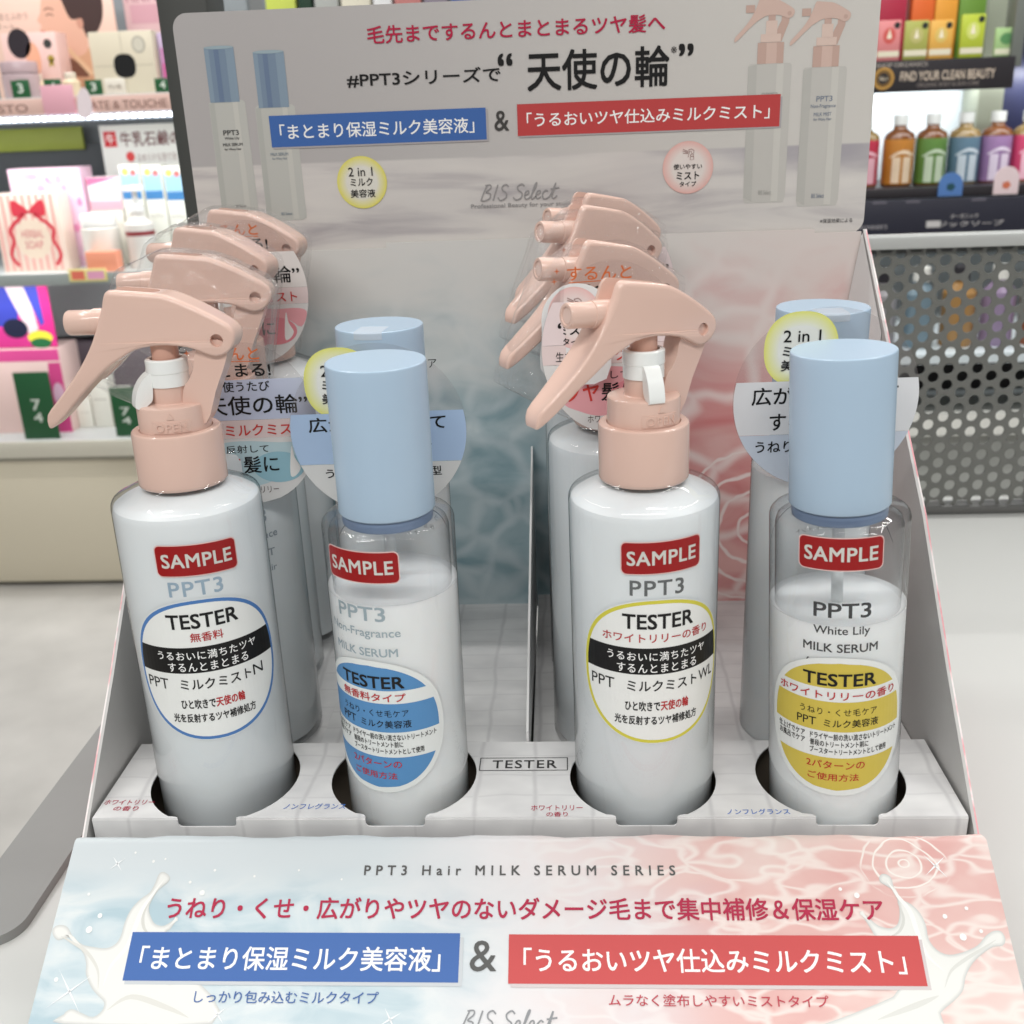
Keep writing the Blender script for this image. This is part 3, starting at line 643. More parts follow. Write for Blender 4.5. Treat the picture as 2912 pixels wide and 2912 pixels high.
# ================================================================== BOTTLES
GB = -0.022                                   # testers' base height
def Zm(z): return (z + 22.0) / 1000.0          # millimetres above tray top -> metres above the bottle base
RM, RS = 0.0251, 0.0224
def boolean_cut(o, cutters):
    for c in cutters:
        md = o.modifiers.new('b', 'BOOLEAN'); md.operation = 'DIFFERENCE'; md.object = c; md.solver = 'EXACT'
    dg = bpy.context.evaluated_depsgraph_get(); me = bpy.data.meshes.new_from_object(o.evaluated_get(dg))
    o.modifiers.clear(); old = o.data; o.data = me; bpy.data.meshes.remove(old)
    for c in cutters: bpy.data.objects.remove(c)
    me.polygons.foreach_set('use_smooth', [abs(p_.normal.y) < 0.9995 for p_ in me.polygons]); me.set_sharp_from_angle(angle=R_(40))
def lever_mesh():
    P_ = LEV; n = len(P_); nr = []
    for i in range(n):
        d = Vector(P_[(i + 1) % n]) - Vector(P_[i - 1]); d.normalize(); nr.append(Vector((-d.y, d.x)))
    ar = sum(P_[i][0] * P_[(i + 1) % n][1] - P_[(i + 1) % n][0] * P_[i][1] for i in range(n)); sg = 1 if ar > 0 else -1
    HW = 6.3
    rad = lambda v: 0.95 + 0.85 * max(0.0, min(1.0, (v - 163) / 6))
    def hw(u, v):
        h = HW
        if v < 152: h *= 0.60 + 0.40 * max(0, (v - 135) / 17) ** 0.8
        if u < -12: h *= 1 - 0.16 * min(1, (-12 - u) / 13)
        return h
    seq = []
    for a in (0, 22, 45, 67, 90): seq.append((-1, 1 - math.sin(R_(a)), 1 - math.cos(R_(a))))
    full = [('e', i_, o_) for _, i_, o_ in seq] + [('m', -.55, 0), ('m', 0, 0), ('m', .55, 0)] + [('E', i_, o_) for _, i_, o_ in reversed(seq)]
    vs = []
    for kind, a, b in full:
        for i in range(n):
            u, v = P_[i]; h = hw(u, v)
            if kind in 'eE':
                rr_ = rad(v); q = Vector((u, v)) + nr[i] * sg * a * rr_; w_ = (h - b * rr_) * (-1 if kind == 'e' else 1)
            else:
                q = Vector((u, v)); w_ = h * a
                if u > 17 and (nr[i] * sg).x < 0.1 and v < 168 and v > 136: q = q + nr[i] * sg * (0.8 if a == 0 else 0.5) * min(1, (168 - v) / 6) * min(1, (v - 136) / 5)
            vs.append((q.x / 1000, w_ / 1000, Zm(q.y)))
    m = len(full); fs = [(j * n + i, j * n + (i + 1) % n, (j + 1) * n + (i + 1) % n, (j + 1) * n + i) for j in range(m - 1) for i in range(n)]
    tri = tess(P_); fs += [tuple(reversed(t_)) for t_ in tri] + [tuple(i + (m - 1) * n for i in t_) for t_ in tri]
    mb = MB(); mb.add(vs, fs)
    o = mb.build('trigger_lever', PINK, None, sharp=0)
    bm = bmesh.new(); bm.from_mesh(o.data); bmesh.ops.recalc_face_normals(bm, faces=list(bm.faces)); bm.to_mesh(o.data); bm.free()
    cs = []
    mb = MB(); q = rrect(-1.2, 30, -3.6, 3.6, 3.5, 6); mb.prism(q, lambda a, b: (a / 1000, b / 1000, Zm(170.5)), lambda a, b: (a / 1000, b / 1000, Zm(190))); cs.append(mb.build('c', PINK, None, sharp=0))
    for s_ in (-1, 1):
        mb = MB(); vs = [(-0.0195 + 0.0021 * math.cos(R_(15 * k)), s_ * y_ / 1000, Zm(163 + 2.1 * math.sin(R_(15 * k)))) for y_ in (3.0, 9) for k in range(24)]
        mb.add(vs, [(k, (k + 1) % 24, 24 + (k + 1) % 24, 24 + k) for k in range(24)] + [tuple(range(24)), tuple(range(47, 23, -1))]); cs.append(mb.build('c', PINK, None, sharp=0))
    for c in cs:
        bm = bmesh.new(); bm.from_mesh(c.data); bmesh.ops.recalc_face_normals(bm, faces=list(bm.faces)); bm.to_mesh(c.data); bm.free()
    boolean_cut(o, cs)
    return o.data, o
LEVER_ME, _lo = lever_mesh(); bpy.data.objects.remove(_lo)
def cylmap(Rr, th0):
    def f(a, b, h):
        t_ = R_(th0) + a / (Rr * 1000); q = Rr + h / 1000
        return (q * math.cos(t_), q * math.sin(t_), Zm(b))
    return f
def arcs(r, z0, z1, rise0, rise1): return [(r - rise0, z0), (r, z0 + rise0), (r, z1 - rise1), (r - rise1 * .3, z1 - rise1 * .3), (r - rise1, z1)]
HULL = None
def mist_bottle(root, az, tabaz, openaz, pitch=0.0, drop=0.0, size=1.0):
    """all the parts of one trigger bottle under root (base of the bottle at its origin)"""
    mb = MB(); mb.lathe([(0.004, 0.0), (RM - 0.0025, 0.0), (RM - 0.0007, 0.0008), (RM, 0.0028), (RM, Zm(107.6)), (RM - .0002, Zm(109.0)), (RM - .0009, Zm(110.3)), (RM - .002, Zm(111.1)), (RM - .004, Zm(111.8)), (0.0168, Zm(114.2)), (0.0150, Zm(115.2)), (0.0138, Zm(117))], 96)
    body = mb.build('bottle', SHELL, root)
    mb = MB(); r = RM * 0.988
    prof = [(0.0, .0012), (r - .0045, .0012), (r - .0018, .0024), (r, .0055), (r, Zm(106.0)), (r - .0006, Zm(108.2)), (r - .0026, Zm(109.6)), (0.0150, Zm(112.8)), (0.0, Zm(113))]
    mb.lathe(prof, 96); mb.build('milk', MILKB, body)
    mb = MB(); mb.lathe([(0.0135, Zm(114.6))] + [(a, Zm(b)) for a, b in ((.01440, 114.5), (.0148, 115.0), (.0148, 132.3), (.01455, 133.1), (.0140, 133.5), (.0121, 133.5), (.0120, 132.9), (.0117, 132.6))], 80)
    mb.build('screw_collar', PINK, root)
    # spray head base: two steps
    mb = MB(); mb.lathe([(.0118, Zm(132)), (.0118, Zm(141.3)), (.0116, Zm(141.9)), (.0110, Zm(142.2)), (.0066, Zm(142.3)), (.0062, Zm(142.6)), (.0062, Zm(149)), (0, Zm(149))], 64)
    arm = smooth_line([(-19.5, 163), (-22.2, 160.5), (-21.5, 157), (-19.6, 152.5), (-16.5, 146), (-12, 135.5), (-4.9, 135.5), (-5, 143), (-6.2, 147.8), (-8.4, 150.5), (-10.2, 154), (-11.1, 158), (-13.5, 162)], 3, True)
    def am(hw_): return lambda a, b: (a / 1000, hw_, Zm(b))
    mb.prism(arm, am(-.0040), am(.0040))
    head = mb.build('spray_head', PINK, root, rot=(0, 0, R_(az)))
    # raised OPEN plate and triangle
    fm = cylmap(0.0118, openaz - az); mb = MB()
    pl = []
    for i in range(17): pl.append((-6.2 + 12.4 * i / 16, 134.1))
    for i in range(17): pl.append((6.2 - 12.4 * i / 16, 137.9))
    q = [(i, i + 1, 32 - i, 33 - i) for i in range(16)]
    raised(fm, pl, q, -.1, .28, mb)
    tv, tf = text2d('OPEN', 1.1); a0, a1 = min(p_[0] for p_ in tv), max(p_[0] for p_ in tv); b0, b1 = min(p_[1] for p_ in tv), max(p_[1] for p_ in tv)
    raised(fm, [(-4.9 + 9.8 * (p_[0] - a0) / (a1 - a0), 134.7 + 2.7 * (p_[1] - b0) / (b1 - b0)) for p_ in tv], tf, .27, .62, mb)
    raised(fm, [(-1.1, 138.8), (1.1, 138.8), (0, 140.9)], [(0, 1, 2)], -.1, .35, mb)
    mb.build('lettering', PINK, head, sharp=0)
    # white lock ring with tab
    mb = MB(); mb.lathe([(.0050, Zm(148)), (.0066, Zm(148)), (.0066, Zm(152.4)), (.0068, Zm(152.6)), (.0068, Zm(156.6)), (.0064, Zm(157)), (.0052, Zm(157)), (.0050, Zm(156.4)), (.0050, Zm(150))], 56)
    tabp = smooth_line([(6.2, 152.6), (8.4, 151.6), (10.8, 148.6), (12.2, 144.8), (12.3, 142.0), (10.0, 141.6), (8.4, 142.6), (6.8, 144.2), (6.2, 148)], 3, True)
    mb.prism(tabp, lambda a, b: (a / 1000, -.0026, Zm(b)), lambda a, b: (a / 1000, .0026, Zm(b)))
    mb.build('lock_ring', WHITEP, root, rot=(0, 0, R_(tabaz)))
    mb = MB(); mb.lathe([(.0044, Zm(150)), (.0044, Zm(165))], 24); mb.build('pump_stem', mat('stem_pink', (206, 160, 142), 0.3, 0.5), root)
    lev = bpy.data.objects.new('trigger_lever', LEVER_ME); COL.objects.link(lev); lev.parent = root
    pv = Vector((-.0195, 0, Zm(163)))
    lev.matrix_local = Matrix.Rotation(R_(az), 4, 'Z') @ Matrix.Translation(pv - Vector((0, 0, drop))) @ Matrix.Rotation(R_(-pitch), 4, 'Y') @ Matrix.Scale(size, 4) @ Matrix.Translation(-pv)
    mb = MB(); pr = [(.0045, .004), (.0045, .0215), (.0041, .0217), (.0041, .0300), (.0038, .0306), (.0029, .0306), (.0027, .0302), (.0, .0302)]
    mb.lathe(pr, 40, axis='x')
    mb.v = [(x, y, z + Zm(169.2)) for x, y, z in mb.v]
    n0 = len(mb.v); mb.lathe([(.0024, .03024), (0.0, .03024)], 24, 1, axis='x'); mb.v[n0:] = [(x, y, z + Zm(169.2)) for x, y, z in mb.v[n0:]]
    mb.build('nozzle', [PINK, mat('nozzle_face', (226, 196, 184), 0.35)], lev)
    return lev
def serum_bottle(root, level):
    lz = Zm(level); r = RS * 0.990
    mb = MB(); mb.lathe([(0.003, 0.0), (RS - .002, 0.0), (RS - .0006, .0007), (RS, .0025), (RS, Zm(101.2)), (RS - .0003, Zm(102.4)), (RS - .0011, Zm(103.3)), (RS - .0022, Zm(103.7)), (.0170, Zm(104.1)), (.0158, Zm(104.4))], 96)
    if level < 95: mb.lathe([(RS - .0019, lz - .0004), (RS - .0019, Zm(98.5)), (RS - .0026, Zm(100.6)), (RS - .0046, Zm(101.8)), (.0150, Zm(102.2))], 96)   # inner face of the thick wall
    body = mb.build('bottle', SHELL, root)
    mb = MB(); mb.lathe([(0.0, .0015), (r - .002, .0015), (r, .0035), (r, lz + .0006), (r - .0005, lz), (r - .0014, lz - .0004), (0, lz - .0005)], 96)
    mb.build('milk', MILKW, body)
    mb = MB(); mb.lathe([(.0, Zm(101.4)), (.0146, Zm(101.4)), (.0152, Zm(101.8)), (.0154, Zm(103.2)), (.0152, Zm(106.5))], 64); mb.build('cap_reflection_ring', BLUEIN, body)  # blue ring added to stand for the cap's reflection and shade in the shoulder
    mb = MB(); mb.lathe([(.0020, Zm(97)), (.0020, Zm(level) - .004)], 16); mb.build('dip_tube', mat('dip_tube_plastic', (222, 226, 226), .3, .5), body)
    mb = MB(); mb.lathe([(.0150, Zm(105.6)), (.01585, Zm(105.6)), (.0162, Zm(106.0)), (.0163, Zm(155.0)), (.01615, Zm(155.55)), (.0158, Zm(155.8)), (0, Zm(155.8))], 96)
    cap = mb.build('cap', BLUE, root)
    return body, cap
def tilt(root, tx, ty): 
    root.rotation_mode = 'QUATERNION'; root.rotation_quaternion = Vector((0, 0, 1)).rotation_difference(Vector((tx, ty, 1)).normalized())
def foot(x, y, tx, ty): return (x + tx * GB, y + ty * GB, GB)

def sample_sticker(root, Rr, cu, cv, sl, w_=26.5, h_=10.6):
    k = Ink(cylmap(Rr, -90), 1.6, 0.10, 0.05)
    k.poly([(a + 0, b + sl * (a - cu)) for a, b in rrect(cu - w_ / 2 - .35, cu + w_ / 2 + .35, cv - h_ / 2 - .35, cv + h_ / 2 + .35, 1.9, 5)], (226, 190, 186), 0)
    k.poly([(a, b + sl * (a - cu)) for a, b in rrect(cu - w_ / 2, cu + w_ / 2, cv - h_ / 2, cv + h_ / 2, 1.7, 5)], (150, 8, 12), 1)
    k.text('SAMPLE', cu - 11.4, cu + 11.4, cv - 2.35, cv + 2.35, (206, 204, 198), 2, 0.034, space=1.06, slope=sl)
    return k.build('sample_sticker', root, rough=0.3, spec=0.35)
def mist_tester_print(root, du, dv, ring, code, red1, rx0, rx1, logo):
    k = Ink(cylmap(RM, -90), 1.6, -0.24, 0.02)
    k.text('PPT3', -6.2 + du, 11.7 + du, 82.2 + dv, 87.5 + dv, logo, 0, 0.026, space=1.12)
    k.build('lettering', root)
    k = Ink(cylmap(RM, -90), 1.6, 0.12, 0.05)
    cu, cv = 2.9 + du, 54.2 + dv
    def egg(rx, ry): return [(a, b - 0.0 + 0.06 * (abs(a - cu) / rx) ** 2 * ry * 0.0) for a, b in ell(cu, cv, rx, ry, 72, 2.25)]
    k.poly(egg(27.0, 26.9), (222, 226, 226), 0); k.poly(egg(26.6, 26.5), ring, 1); k.poly(egg(25.3, 25.3), (232, 233, 230), 2)
    # black band clipped to the sticker
    def halfw(v): 
        t_ = min(1, abs(v - cv) / 25.3); return 25.3 * (1 - t_ ** 2.25) ** (1 / 2.25)
    b0, b1 = 53.9 + dv, 63.6 + dv
    rows = [b0 + (b1 - b0) * i / 8 for i in range(9)]
    k.poly([(cu - halfw(v), v) for v in rows] + [(cu + halfw(v), v) for v in reversed(rows)], (12, 11, 11), 3)
    D_ = lambda s_, a, b, c_, d_, rgb, bo=0.0, sp=1.0: k.text(s_, a + du, b + du, c_ + dv, d_ + dv, rgb, 4, bo, sp)
    D_('TESTER', -8.6, 15.1, 70.6, 75.8, BLK, 0.036)
    D_(red1, rx0, rx1, 65.6, 68.9, (178, 36, 40), 0.012)
    D_('うるおいに満ちたツヤ', -14, 20.6, 58.9, 62.2, WHT, 0.008, 1.1)
    D_('するんとまとまる', -10.6, 16.9, 54.6, 57.9, WHT, 0.008, 1.1)
    D_('PPT', -20.6, -11.6, 47.6, 51.6, BLK, 0.0); D_('ミルクミスト', -7.2, 17.2, 47.7, 51.6, BLK, 0.014); D_(code, 18.2, 26.0 if len(code) > 1 else 22.4, 47.7, 51.7, BLK, 0.0)
    D_('ひと吹きで', -7.9, 3.6, 40.2, 43.8, BLK, 0.026); D_('天使の輪', 3.9, 13.8, 40.2, 43.8, (182, 34, 38), 0.026)
    D_('光を反射するツヤ補修処方', -11.6, 17.3, 34.9, 38.2, BLK, 0.024)
    k.build('tester_sticker', root, rough=0.4, spec=0.3)
def serum_tester_print(root, du, dv, cc, red1, r0, r1, lc, lines, dl, dvl):
    k = Ink(cylmap(RS, -90), 1.6, -0.18, 0.02)
    for s_, a, b, c_, d_, bo in lines: k.text(s_, a + dl, b + dl, c_ + dvl, d_ + dvl, lc, 0, bo)
    k.build('lettering', root)
    cm = cylmap(RS, -90)
    k = Ink(lambda a, b, h: cm(a + 0.8, 0.932 * b + 5.7, h), 1.6, 0.12, 0.05)
    cu, cv = -4.8 + du, 29.6 + dv; RX, RY = 25.6, 28.1; rx, ry = 23.6, 26.0
    k.poly(ell(cu, cv, RX, RY, 72, 2.2), (226, 229, 227), 0)
    def hwf(v):
        t_ = min(1, abs(v - cv) / ry); return rx * (1 - t_ ** 2.2) ** (1 / 2.2)
    def zone(v0, v1, rgb, ly, bow=0.0):
        n = 14; rows = [v0 + (v1 - v0) * i / n for i in range(n + 1)]
        k.poly([(cu - hwf(v), v) for v in rows] + [(cu + hwf(v), v) for v in reversed(rows)], rgb, ly)
    zone(cv - ry, 17.3 + dv, cc, 1); zone(28.1 + dv, 40.2 + dv, cc, 1); zone(45.6 + dv, cv + ry, cc, 1)
    D_ = lambda s_, a, b, c_, d_, rgb, bo=0.0, sp=1.0: k.text(s_, a + du, b + du, c_ + dv, d_ + dv, rgb, 3, bo, sp)
    D_('TESTER', -16.5, 7.2, 46.6, 51.4, BLK, 0.036)
    D_(red1, r0, r1, 41.0, 44.4, (184, 36, 40), 0.012)
    D_('うねり・くせ毛ケア', -17.5, 8.0, 34.7, 37.6, BLK, 0.0, 1.1); D_('PPT', -18.6, -11.9, 30.0, 33.2, BLK, 0.0); D_('ミルク美容液', -9.4, 8.7, 30.0, 33.2, BLK, 0.008)
    D_('仕上げでケア', -26.6, -15.6, 24.7, 27.2, BLK, 0.012); D_('ドライヤー前の洗い流さないトリートメント', -13.8, 17.4, 24.7, 27.3, BLK, 0.014)
    D_('お風呂でケア', -26.2, -15.6, 21.7, 24.2, BLK, 0.012); D_('普段のトリートメント前に', -13.8, 5.3, 21.7, 24.2, BLK, 0.014); D_('ブースタートリートメントとして使用', -13.8, 12.4, 18.7, 21.2, BLK, 0.014)
    D_('2パターンの', -14.9, 4.3, 12.7, 15.9, (184, 36, 40), 0.008); D_('ご使用方法', -14.4, 2.4, 7.7, 10.7, (184, 36, 40), 0.008)
    k.build('tester_sticker', root, rough=0.4, spec=0.3)
    # print on the far side, read in mirror through the clear wall
    k = Ink(cylmap(RS, 90), 1.6, 0.03, 0.02)
    G_ = (120, 120, 120)
    k.text('うねり! 広がり! クセ毛!', -16, 12, 93.4, 95.6, G_, 0, 0.0); k.text('保湿補修 配合', -14, 2, 89.6, 91.4, G_, 0, 0.0); k.text('トリートメント', -6, 10, 86.6, 88.2, G_, 0, 0.0)
    k.ribbon(smooth_line([(-26, 86), (-18, 95.5), (-4, 98.5), (10, 98), (22, 93), (27, 86)], 8), .35, G_, 1)
    k.build('back_print', root)

# --- the four testers
r1 = thing('mist_bottle', 'tester mist bottle with blue rimmed TESTER sticker at the left end of the tray', 'spray bottle', foot(-0.1127, 0.0320, -0.0018, 0.0118), 'tester bottles in the tray')
tilt(r1, -0.0018, 0.0118)
mist_bottle(r1, 180, 214, -76, 0)
sample_sticker(r1, RM, 9.5, 94.3, -0.03)
mist_tester_print(r1, 5.0, -0.6, (76, 122, 182), 'N', '無香料', -1.4, 9.4, (152, 174, 192))
r2 = thing('mist_bottle', 'tester mist bottle with yellow rimmed TESTER sticker, standing right of the tray centre', 'spray bottle', foot(0.0445, 0.0283, -0.0081, -0.0003), 'tester bottles in the tray')
tilt(r2, -0.0081, -0.0003)
mist_bottle(r2, 211, -74, -66, 4.2, 0.0018, 0.965)
sample_sticker(r2, RM, 4.4, 95.5, 0.025)
mist_tester_print(r2, 0, 0, (208, 200, 70), 'WL', 'ホワイトリリーの香り', -15.7, 21.6, (92, 95, 96))
S_LINES = [('PPT3', -12.7, 5.5, 73.6, 78.7, 0.026), ('White Lily', -12.7, 5.4, 66.8, 70.5, 0.02), ('MILK SERUM', -16.1, 8.4, 61.3, 64.3, 0.026), ('for Wavy Hair', -15, 4, 55, 58.4, 0.015)]
r3 = thing('serum_bottle', 'blue capped tester serum bottle with blue striped TESTER sticker, standing left of centre', 'serum bottle', foot(-0.0428, 0.0279, 0.0037, -0.0088), 'tester bottles in the tray')
tilt(r3, 0.0037, -0.0088)
serum_bottle(r3, 78.8); sample_sticker(r3, RS, -7.1, 93.0, 0.0)
N_LINES = [('PPT3', -12.8, 5.6, 73.6, 78.7, 0.024), ('Non-Fragrance', -17.8, 10.3, 66.8, 70.7, 0.02), ('MILK SERUM', -16.0, 8.9, 60.4, 63.4, 0.026)]
serum_tester_print(r3, -3.1, -0.6, (86, 140, 190), '無香料タイプ', -17, 7.4, (160, 176, 184), N_LINES, -5.2, 0.0)
r4 = thing('serum_bottle', 'blue capped tester serum bottle with mustard striped TESTER sticker, rightmost in the tray', 'serum bottle', foot(0.1120, 0.0240, -0.0445, 0.0125), 'tester bottles in the tray')
tilt(r4, -0.0445, 0.0125)
serum_bottle(r4, 70.2); sample_sticker(r4, RS, -4.5, 95.6, 0.0)
serum_tester_print(r4, 0, 0, (204, 184, 78), 'ホワイトリリーの香り', -26, 15.2, (40, 40, 42), S_LINES, 0, 0)

# --- sealed stock behind them
def film_mesh(az):
    """loose clear shrink film round the spray head"""
    pts = []
    ca, sa = math.cos(R_(az)), math.sin(R_(az))
    for u, v in LEV[::2]:
        for w_ in (-7.6, 7.6):
            s_ = 1.04; uu, vv = u * s_ + (1.2 if u > 20 else 0), 158 + (v - 158) * 1.05
            pts.append((uu * ca - w_ * sa, uu * sa + w_ * ca, vv))
    for u in (31.6,):
        for a in range(0, 360, 45): pts.append((u * ca - 5.2 * math.cos(R_(a)) * sa, u * sa + 5.2 * math.cos(R_(a)) * ca, 169 + 5.2 * math.sin(R_(a))))
    for a in range(0, 360, 20): pts += [(16.4 * math.cos(R_(a)), 16.4 * math.sin(R_(a)), 136), (17 * math.cos(R_(a)), 17 * math.sin(R_(a)), 117)]
    bm = bmesh.new()
    for p_ in pts: bm.verts.new((p_[0] / 1000, p_[1] / 1000, Zm(p_[2])))
    r = bmesh.ops.convex_hull(bm, input=list(bm.verts))
    bmesh.ops.delete(bm, geom=list({g for g in r['geom_interior'] + r['geom_unused'] if isinstance(g, bmesh.types.BMVert)}), context='VERTS')
    bmesh.ops.delete(bm, geom=[f for f in bm.faces if f.calc_center_median().z < Zm(117.4)], context='FACES')
    for _ in range(3):
        long = [e for e in bm.edges if e.calc_length() > 0.0045]
        if long: bmesh.ops.subdivide_edges(bm, edges=long, cuts=1)
        bmesh.ops.triangulate(bm, faces=[f for f in bm.faces if len(f.verts) > 3])
    rnd = random.Random(az)
    for q in bm.verts: q.co += Vector((rnd.uniform(-1, 1), rnd.uniform(-1, 1), rnd.uniform(-1, 1))) * 0.0003
    mb = MB(); mb.bm(bm); return mb
def hang_disc(root, loc, ang, fill, rad=32.0, rx=None):
    """clear round card; fill(ink) prints it. loc is in the bottle's frame"""
    mb = MB(); mb.prism(ell(0, 0, rx or rad, rad, 72), lambda a, b: (a / 1000, 0, b / 1000), lambda a, b: (a / 1000, 0.0004, b / 1000))
    d = mb.build('hang_card', DISC, root, loc=loc, rot=(0, 0, R_(ang)))
    k = Ink(lambda a, b, h: (a / 1000, -h / 1000, b / 1000), 0, 0.06, 0.05); fill(k, rad); k.build('lettering', d)
    return d
def chord(k, rad, v0, v1, rgb, ly, n=16, x0=None, x1=None, asp=1.0):
    rows = [v0 + (v1 - v0) * i / n for i in range(n + 1)]; hw = lambda v: asp * math.sqrt(max(0, (rad - .2) ** 2 - v * v))
    k.poly([((-hw(v) if x0 is None else max(-hw(v), x0)), v) for v in rows] + [((hw(v) if x1 is None else min(hw(v), x1)), v) for v in reversed(rows)], rgb, ly)
def mist_card(k, rad, tone, tint, tint2):
    A_ = 25.0 / 30.5
    chord(k, rad, 2, 17, tone, 0, asp=A_); chord(k, rad, -5, 1.9, (226, 208, 206), 0, asp=A_); chord(k, rad, -30.2, -5.1, (222, 220, 218), 0, asp=A_)
    # coloured splash at the lower part of the card
    k.poly(smooth_line([(-18, -18), (-14, -8), (-4, -6), (10, -7), (20, -7), (23.5, -9), (20.5, -15), (15, -12), (11, -18), (6, -22), (-4, -24), (-12, -22)], 4, True), tint, 1)
    k.poly(ell(9, -16.5, 9.5, 6, 32), tint2, 2)
    k.poly(smooth_line([(13, -20), (13.6, -13), (14.6, -8.5), (15.2, -13), (17, -17), (15, -20)], 4, True), (238, 236, 233), 3)
    k.text('するんと', -15.5, 6.5, 24.2, 28.8, (206, 104, 52), 3, 0.010); k.ribbon([(-15, 23.5), (-4, 23.8), (6.5, 23.6)], .3, (206, 104, 52), 3)
    k.text('まとまる!', -15, 10, 18.2, 22.8, BLK, 3, 0.02)
    k.text('使うたび', -8, 9, 12.6, 16.4, BLK, 3, 0.012); k.text('“天使の輪”', -19, 22, 4.0, 11.0, BLK, 3, 0.012)
    k.text('生む', -20, -14, -3.8, -.4, BLK, 3, 0.0); k.text('ミルクミスト', -9, 20, -4.0, .2, (206, 60, 54), 3, 0.012)
    k.text('光を反射して', -18, 6, -10.6, -7.6, BLK, 3, 0.004); k.text('ツヤ', -17, -5, -18.4, -11.8, (206, 60, 54), 4, 0.016); k.text('髪に', -4, 9, -18.4, -12, BLK, 4, 0.012)
    k.text('ホワイトリリー', -9, 8, -26.4, -23.8, (90, 70, 66), 3, 0.0)
    for x_, y_ in ((-19, 27.5), (-20, 24)): star(k, x_, y_, 1.2, .25, (206, 104, 52), 0)
def flap_card(root, loc, ang):
    """small white flap with the pink spray badge, left of the front right-hand mist bottle"""
    mb = MB(); out = smooth_line([(-11, -15), (-12, 0), (-11, 10), (-4, 17), (6, 17), (11, 10), (11, -15)], 4, True)
    mb.prism(out, lambda a, b: (a / 1000, 0, b / 1000), lambda a, b: (a / 1000, .0003, b / 1000))
    d = mb.build('card_flap', CARDW, root, loc=loc, rot=(0, 0, R_(ang)))
    k = Ink(lambda a, b, h: (a / 1000, -h / 1000, b / 1000), 0, 0.06, 0.05)
    badge(k, 0, 6, 9.8, 10.8, (232, 190, 186), (232, 218, 214), 0)
    print_spray_icon(k, 0, 11, 2.6, (150, 110, 105), .25, 4); k.text('使いやすい', -7, 7, 4.5, 7, BLK, 4, 0.01); k.text('ミスト', -6, 6, .2, 3.6, BLK, 4, 0.016); k.text('タイプ', -4.6, 4.6, -3.4, -1, BLK, 4, 0.01)
    k.text('※髪に', -10, -3, -13, -10.6, BLK, 4, 0.0); k.build('lettering', d)
BLUEC, BLUEC2, PNKC, PNKC2 = (188, 212, 218), (150, 192, 206), (232, 166, 172), (226, 140, 150)
LSEAL = [(-0.1150, 0.0860, 185, 5.0, 'shrink wrapped mist bottle with a blue card, directly behind the blue rimmed tester', (0.0172, -0.0210), 124.5, BLUEC, BLUEC2, (196, 204, 226)),
         (-0.1230, 0.1300, 166, 10.0, 'shrink wrapped mist bottle in the middle of the left row of sealed mist bottles', (-0.0060, -0.0190), 124.0, PNKC, PNKC2, (226, 220, 216)),
         (-0.1190, 0.1645, 170, 14.0, 'shrink wrapped mist bottle at the far back of the left row, below the header', (0.0030, -0.0185), 160.0, PNKC, PNKC2, (226, 220, 216))]
RSEAL = [(0.0360, 0.0860, 206, 2.5, 'shrink wrapped mist bottle with a pink card, directly behind the yellow rimmed tester', (-0.0010, -0.0225), 149.5, PNKC, PNKC2, (230, 214, 214)),
         (0.0345, 0.1300, 212, 11.0, 'shrink wrapped mist bottle in the middle of the right row of sealed mist bottles', (0.0030, -0.0195), 151.0, PNKC, PNKC2, (230, 214, 214)),
         (0.0370, 0.1645, 212, 13.0, 'shrink wrapped mist bottle at the far back of the right row, below the header', (0.0030, -0.0190), 157.0, PNKC, PNKC2, (230, 214, 214))]
def copy_tree(o, parent=None):
    c = o.copy(); COL.objects.link(c); c.parent = parent
    for ch in list(o.children): copy_tree(ch, c)
    return c
proto = thing('mist_bottle', 'x', 'spray bottle', (0, 0, 0), 'sealed mist bottles in two rows')
mist_bottle(proto, 0, 100, 91, 0)
film_mesh(0).build('shrink_film', FILM, proto, sharp=0)
for i, (x, y, az, dz, lab, dl, dzc, t1, t2, tone) in enumerate(LSEAL + RSEAL):
    o = proto if i == 0 else copy_tree(proto0)
    if i == 0: proto0 = proto
    o.location = (x, y, GB + dz / 1000); o.rotation_euler = (0, 0, R_(az)); o['label'] = lab
for i, (x, y, az, dz, lab, dl, dzc, t1, t2, tone) in enumerate(LSEAL + RSEAL):
    o = [q for q in COL.objects if q.get('label') == lab][0]
    inv = Matrix.Rotation(R_(-az), 4, 'Z'); lp = inv @ Vector((dl[0], dl[1], Zm(dzc) - dz / 1000))
    hang_disc(o, lp, -az + 4, lambda k, rad, a=tone, b=t1, c=t2: mist_card(k, rad, a, b, c), 30.5, 25.0)
    if i > 2:                                     # these levers stand a little higher
        lv = [c for c in o.children if c.name.startswith('trigger_lever')][0]; pv = Vector((-.0195, 0, Zm(163)))
        lv.matrix_local = Matrix.Translation(pv) @ Matrix.Rotation(R_(-5.5), 4, 'Y') @ Matrix.Translation(-pv)
    if i == 3: flap_card(o, inv @ Vector((-0.0140, -0.0245, Zm(152.5))), -az - 14)
    if i in (0, 3):
        k = Ink(cylmap(RM, -90 - az), 1.6, 0.05, 0.02); du = 9 if i == 0 else 0
        for s_, a, b, c_, d_ in (('PPT3', -7, 11, 80, 85.5), ('Non-Fragrance', -12, 15, 72.5, 76.5), ('MILK MIST', -11, 13, 66, 69), ('for Wavy Hair', -11, 13, 59, 62.4)): k.text(s_, a + du, b + du, c_, d_, (150, 160, 168), 0, 0.012)
        k.build('lettering', o)
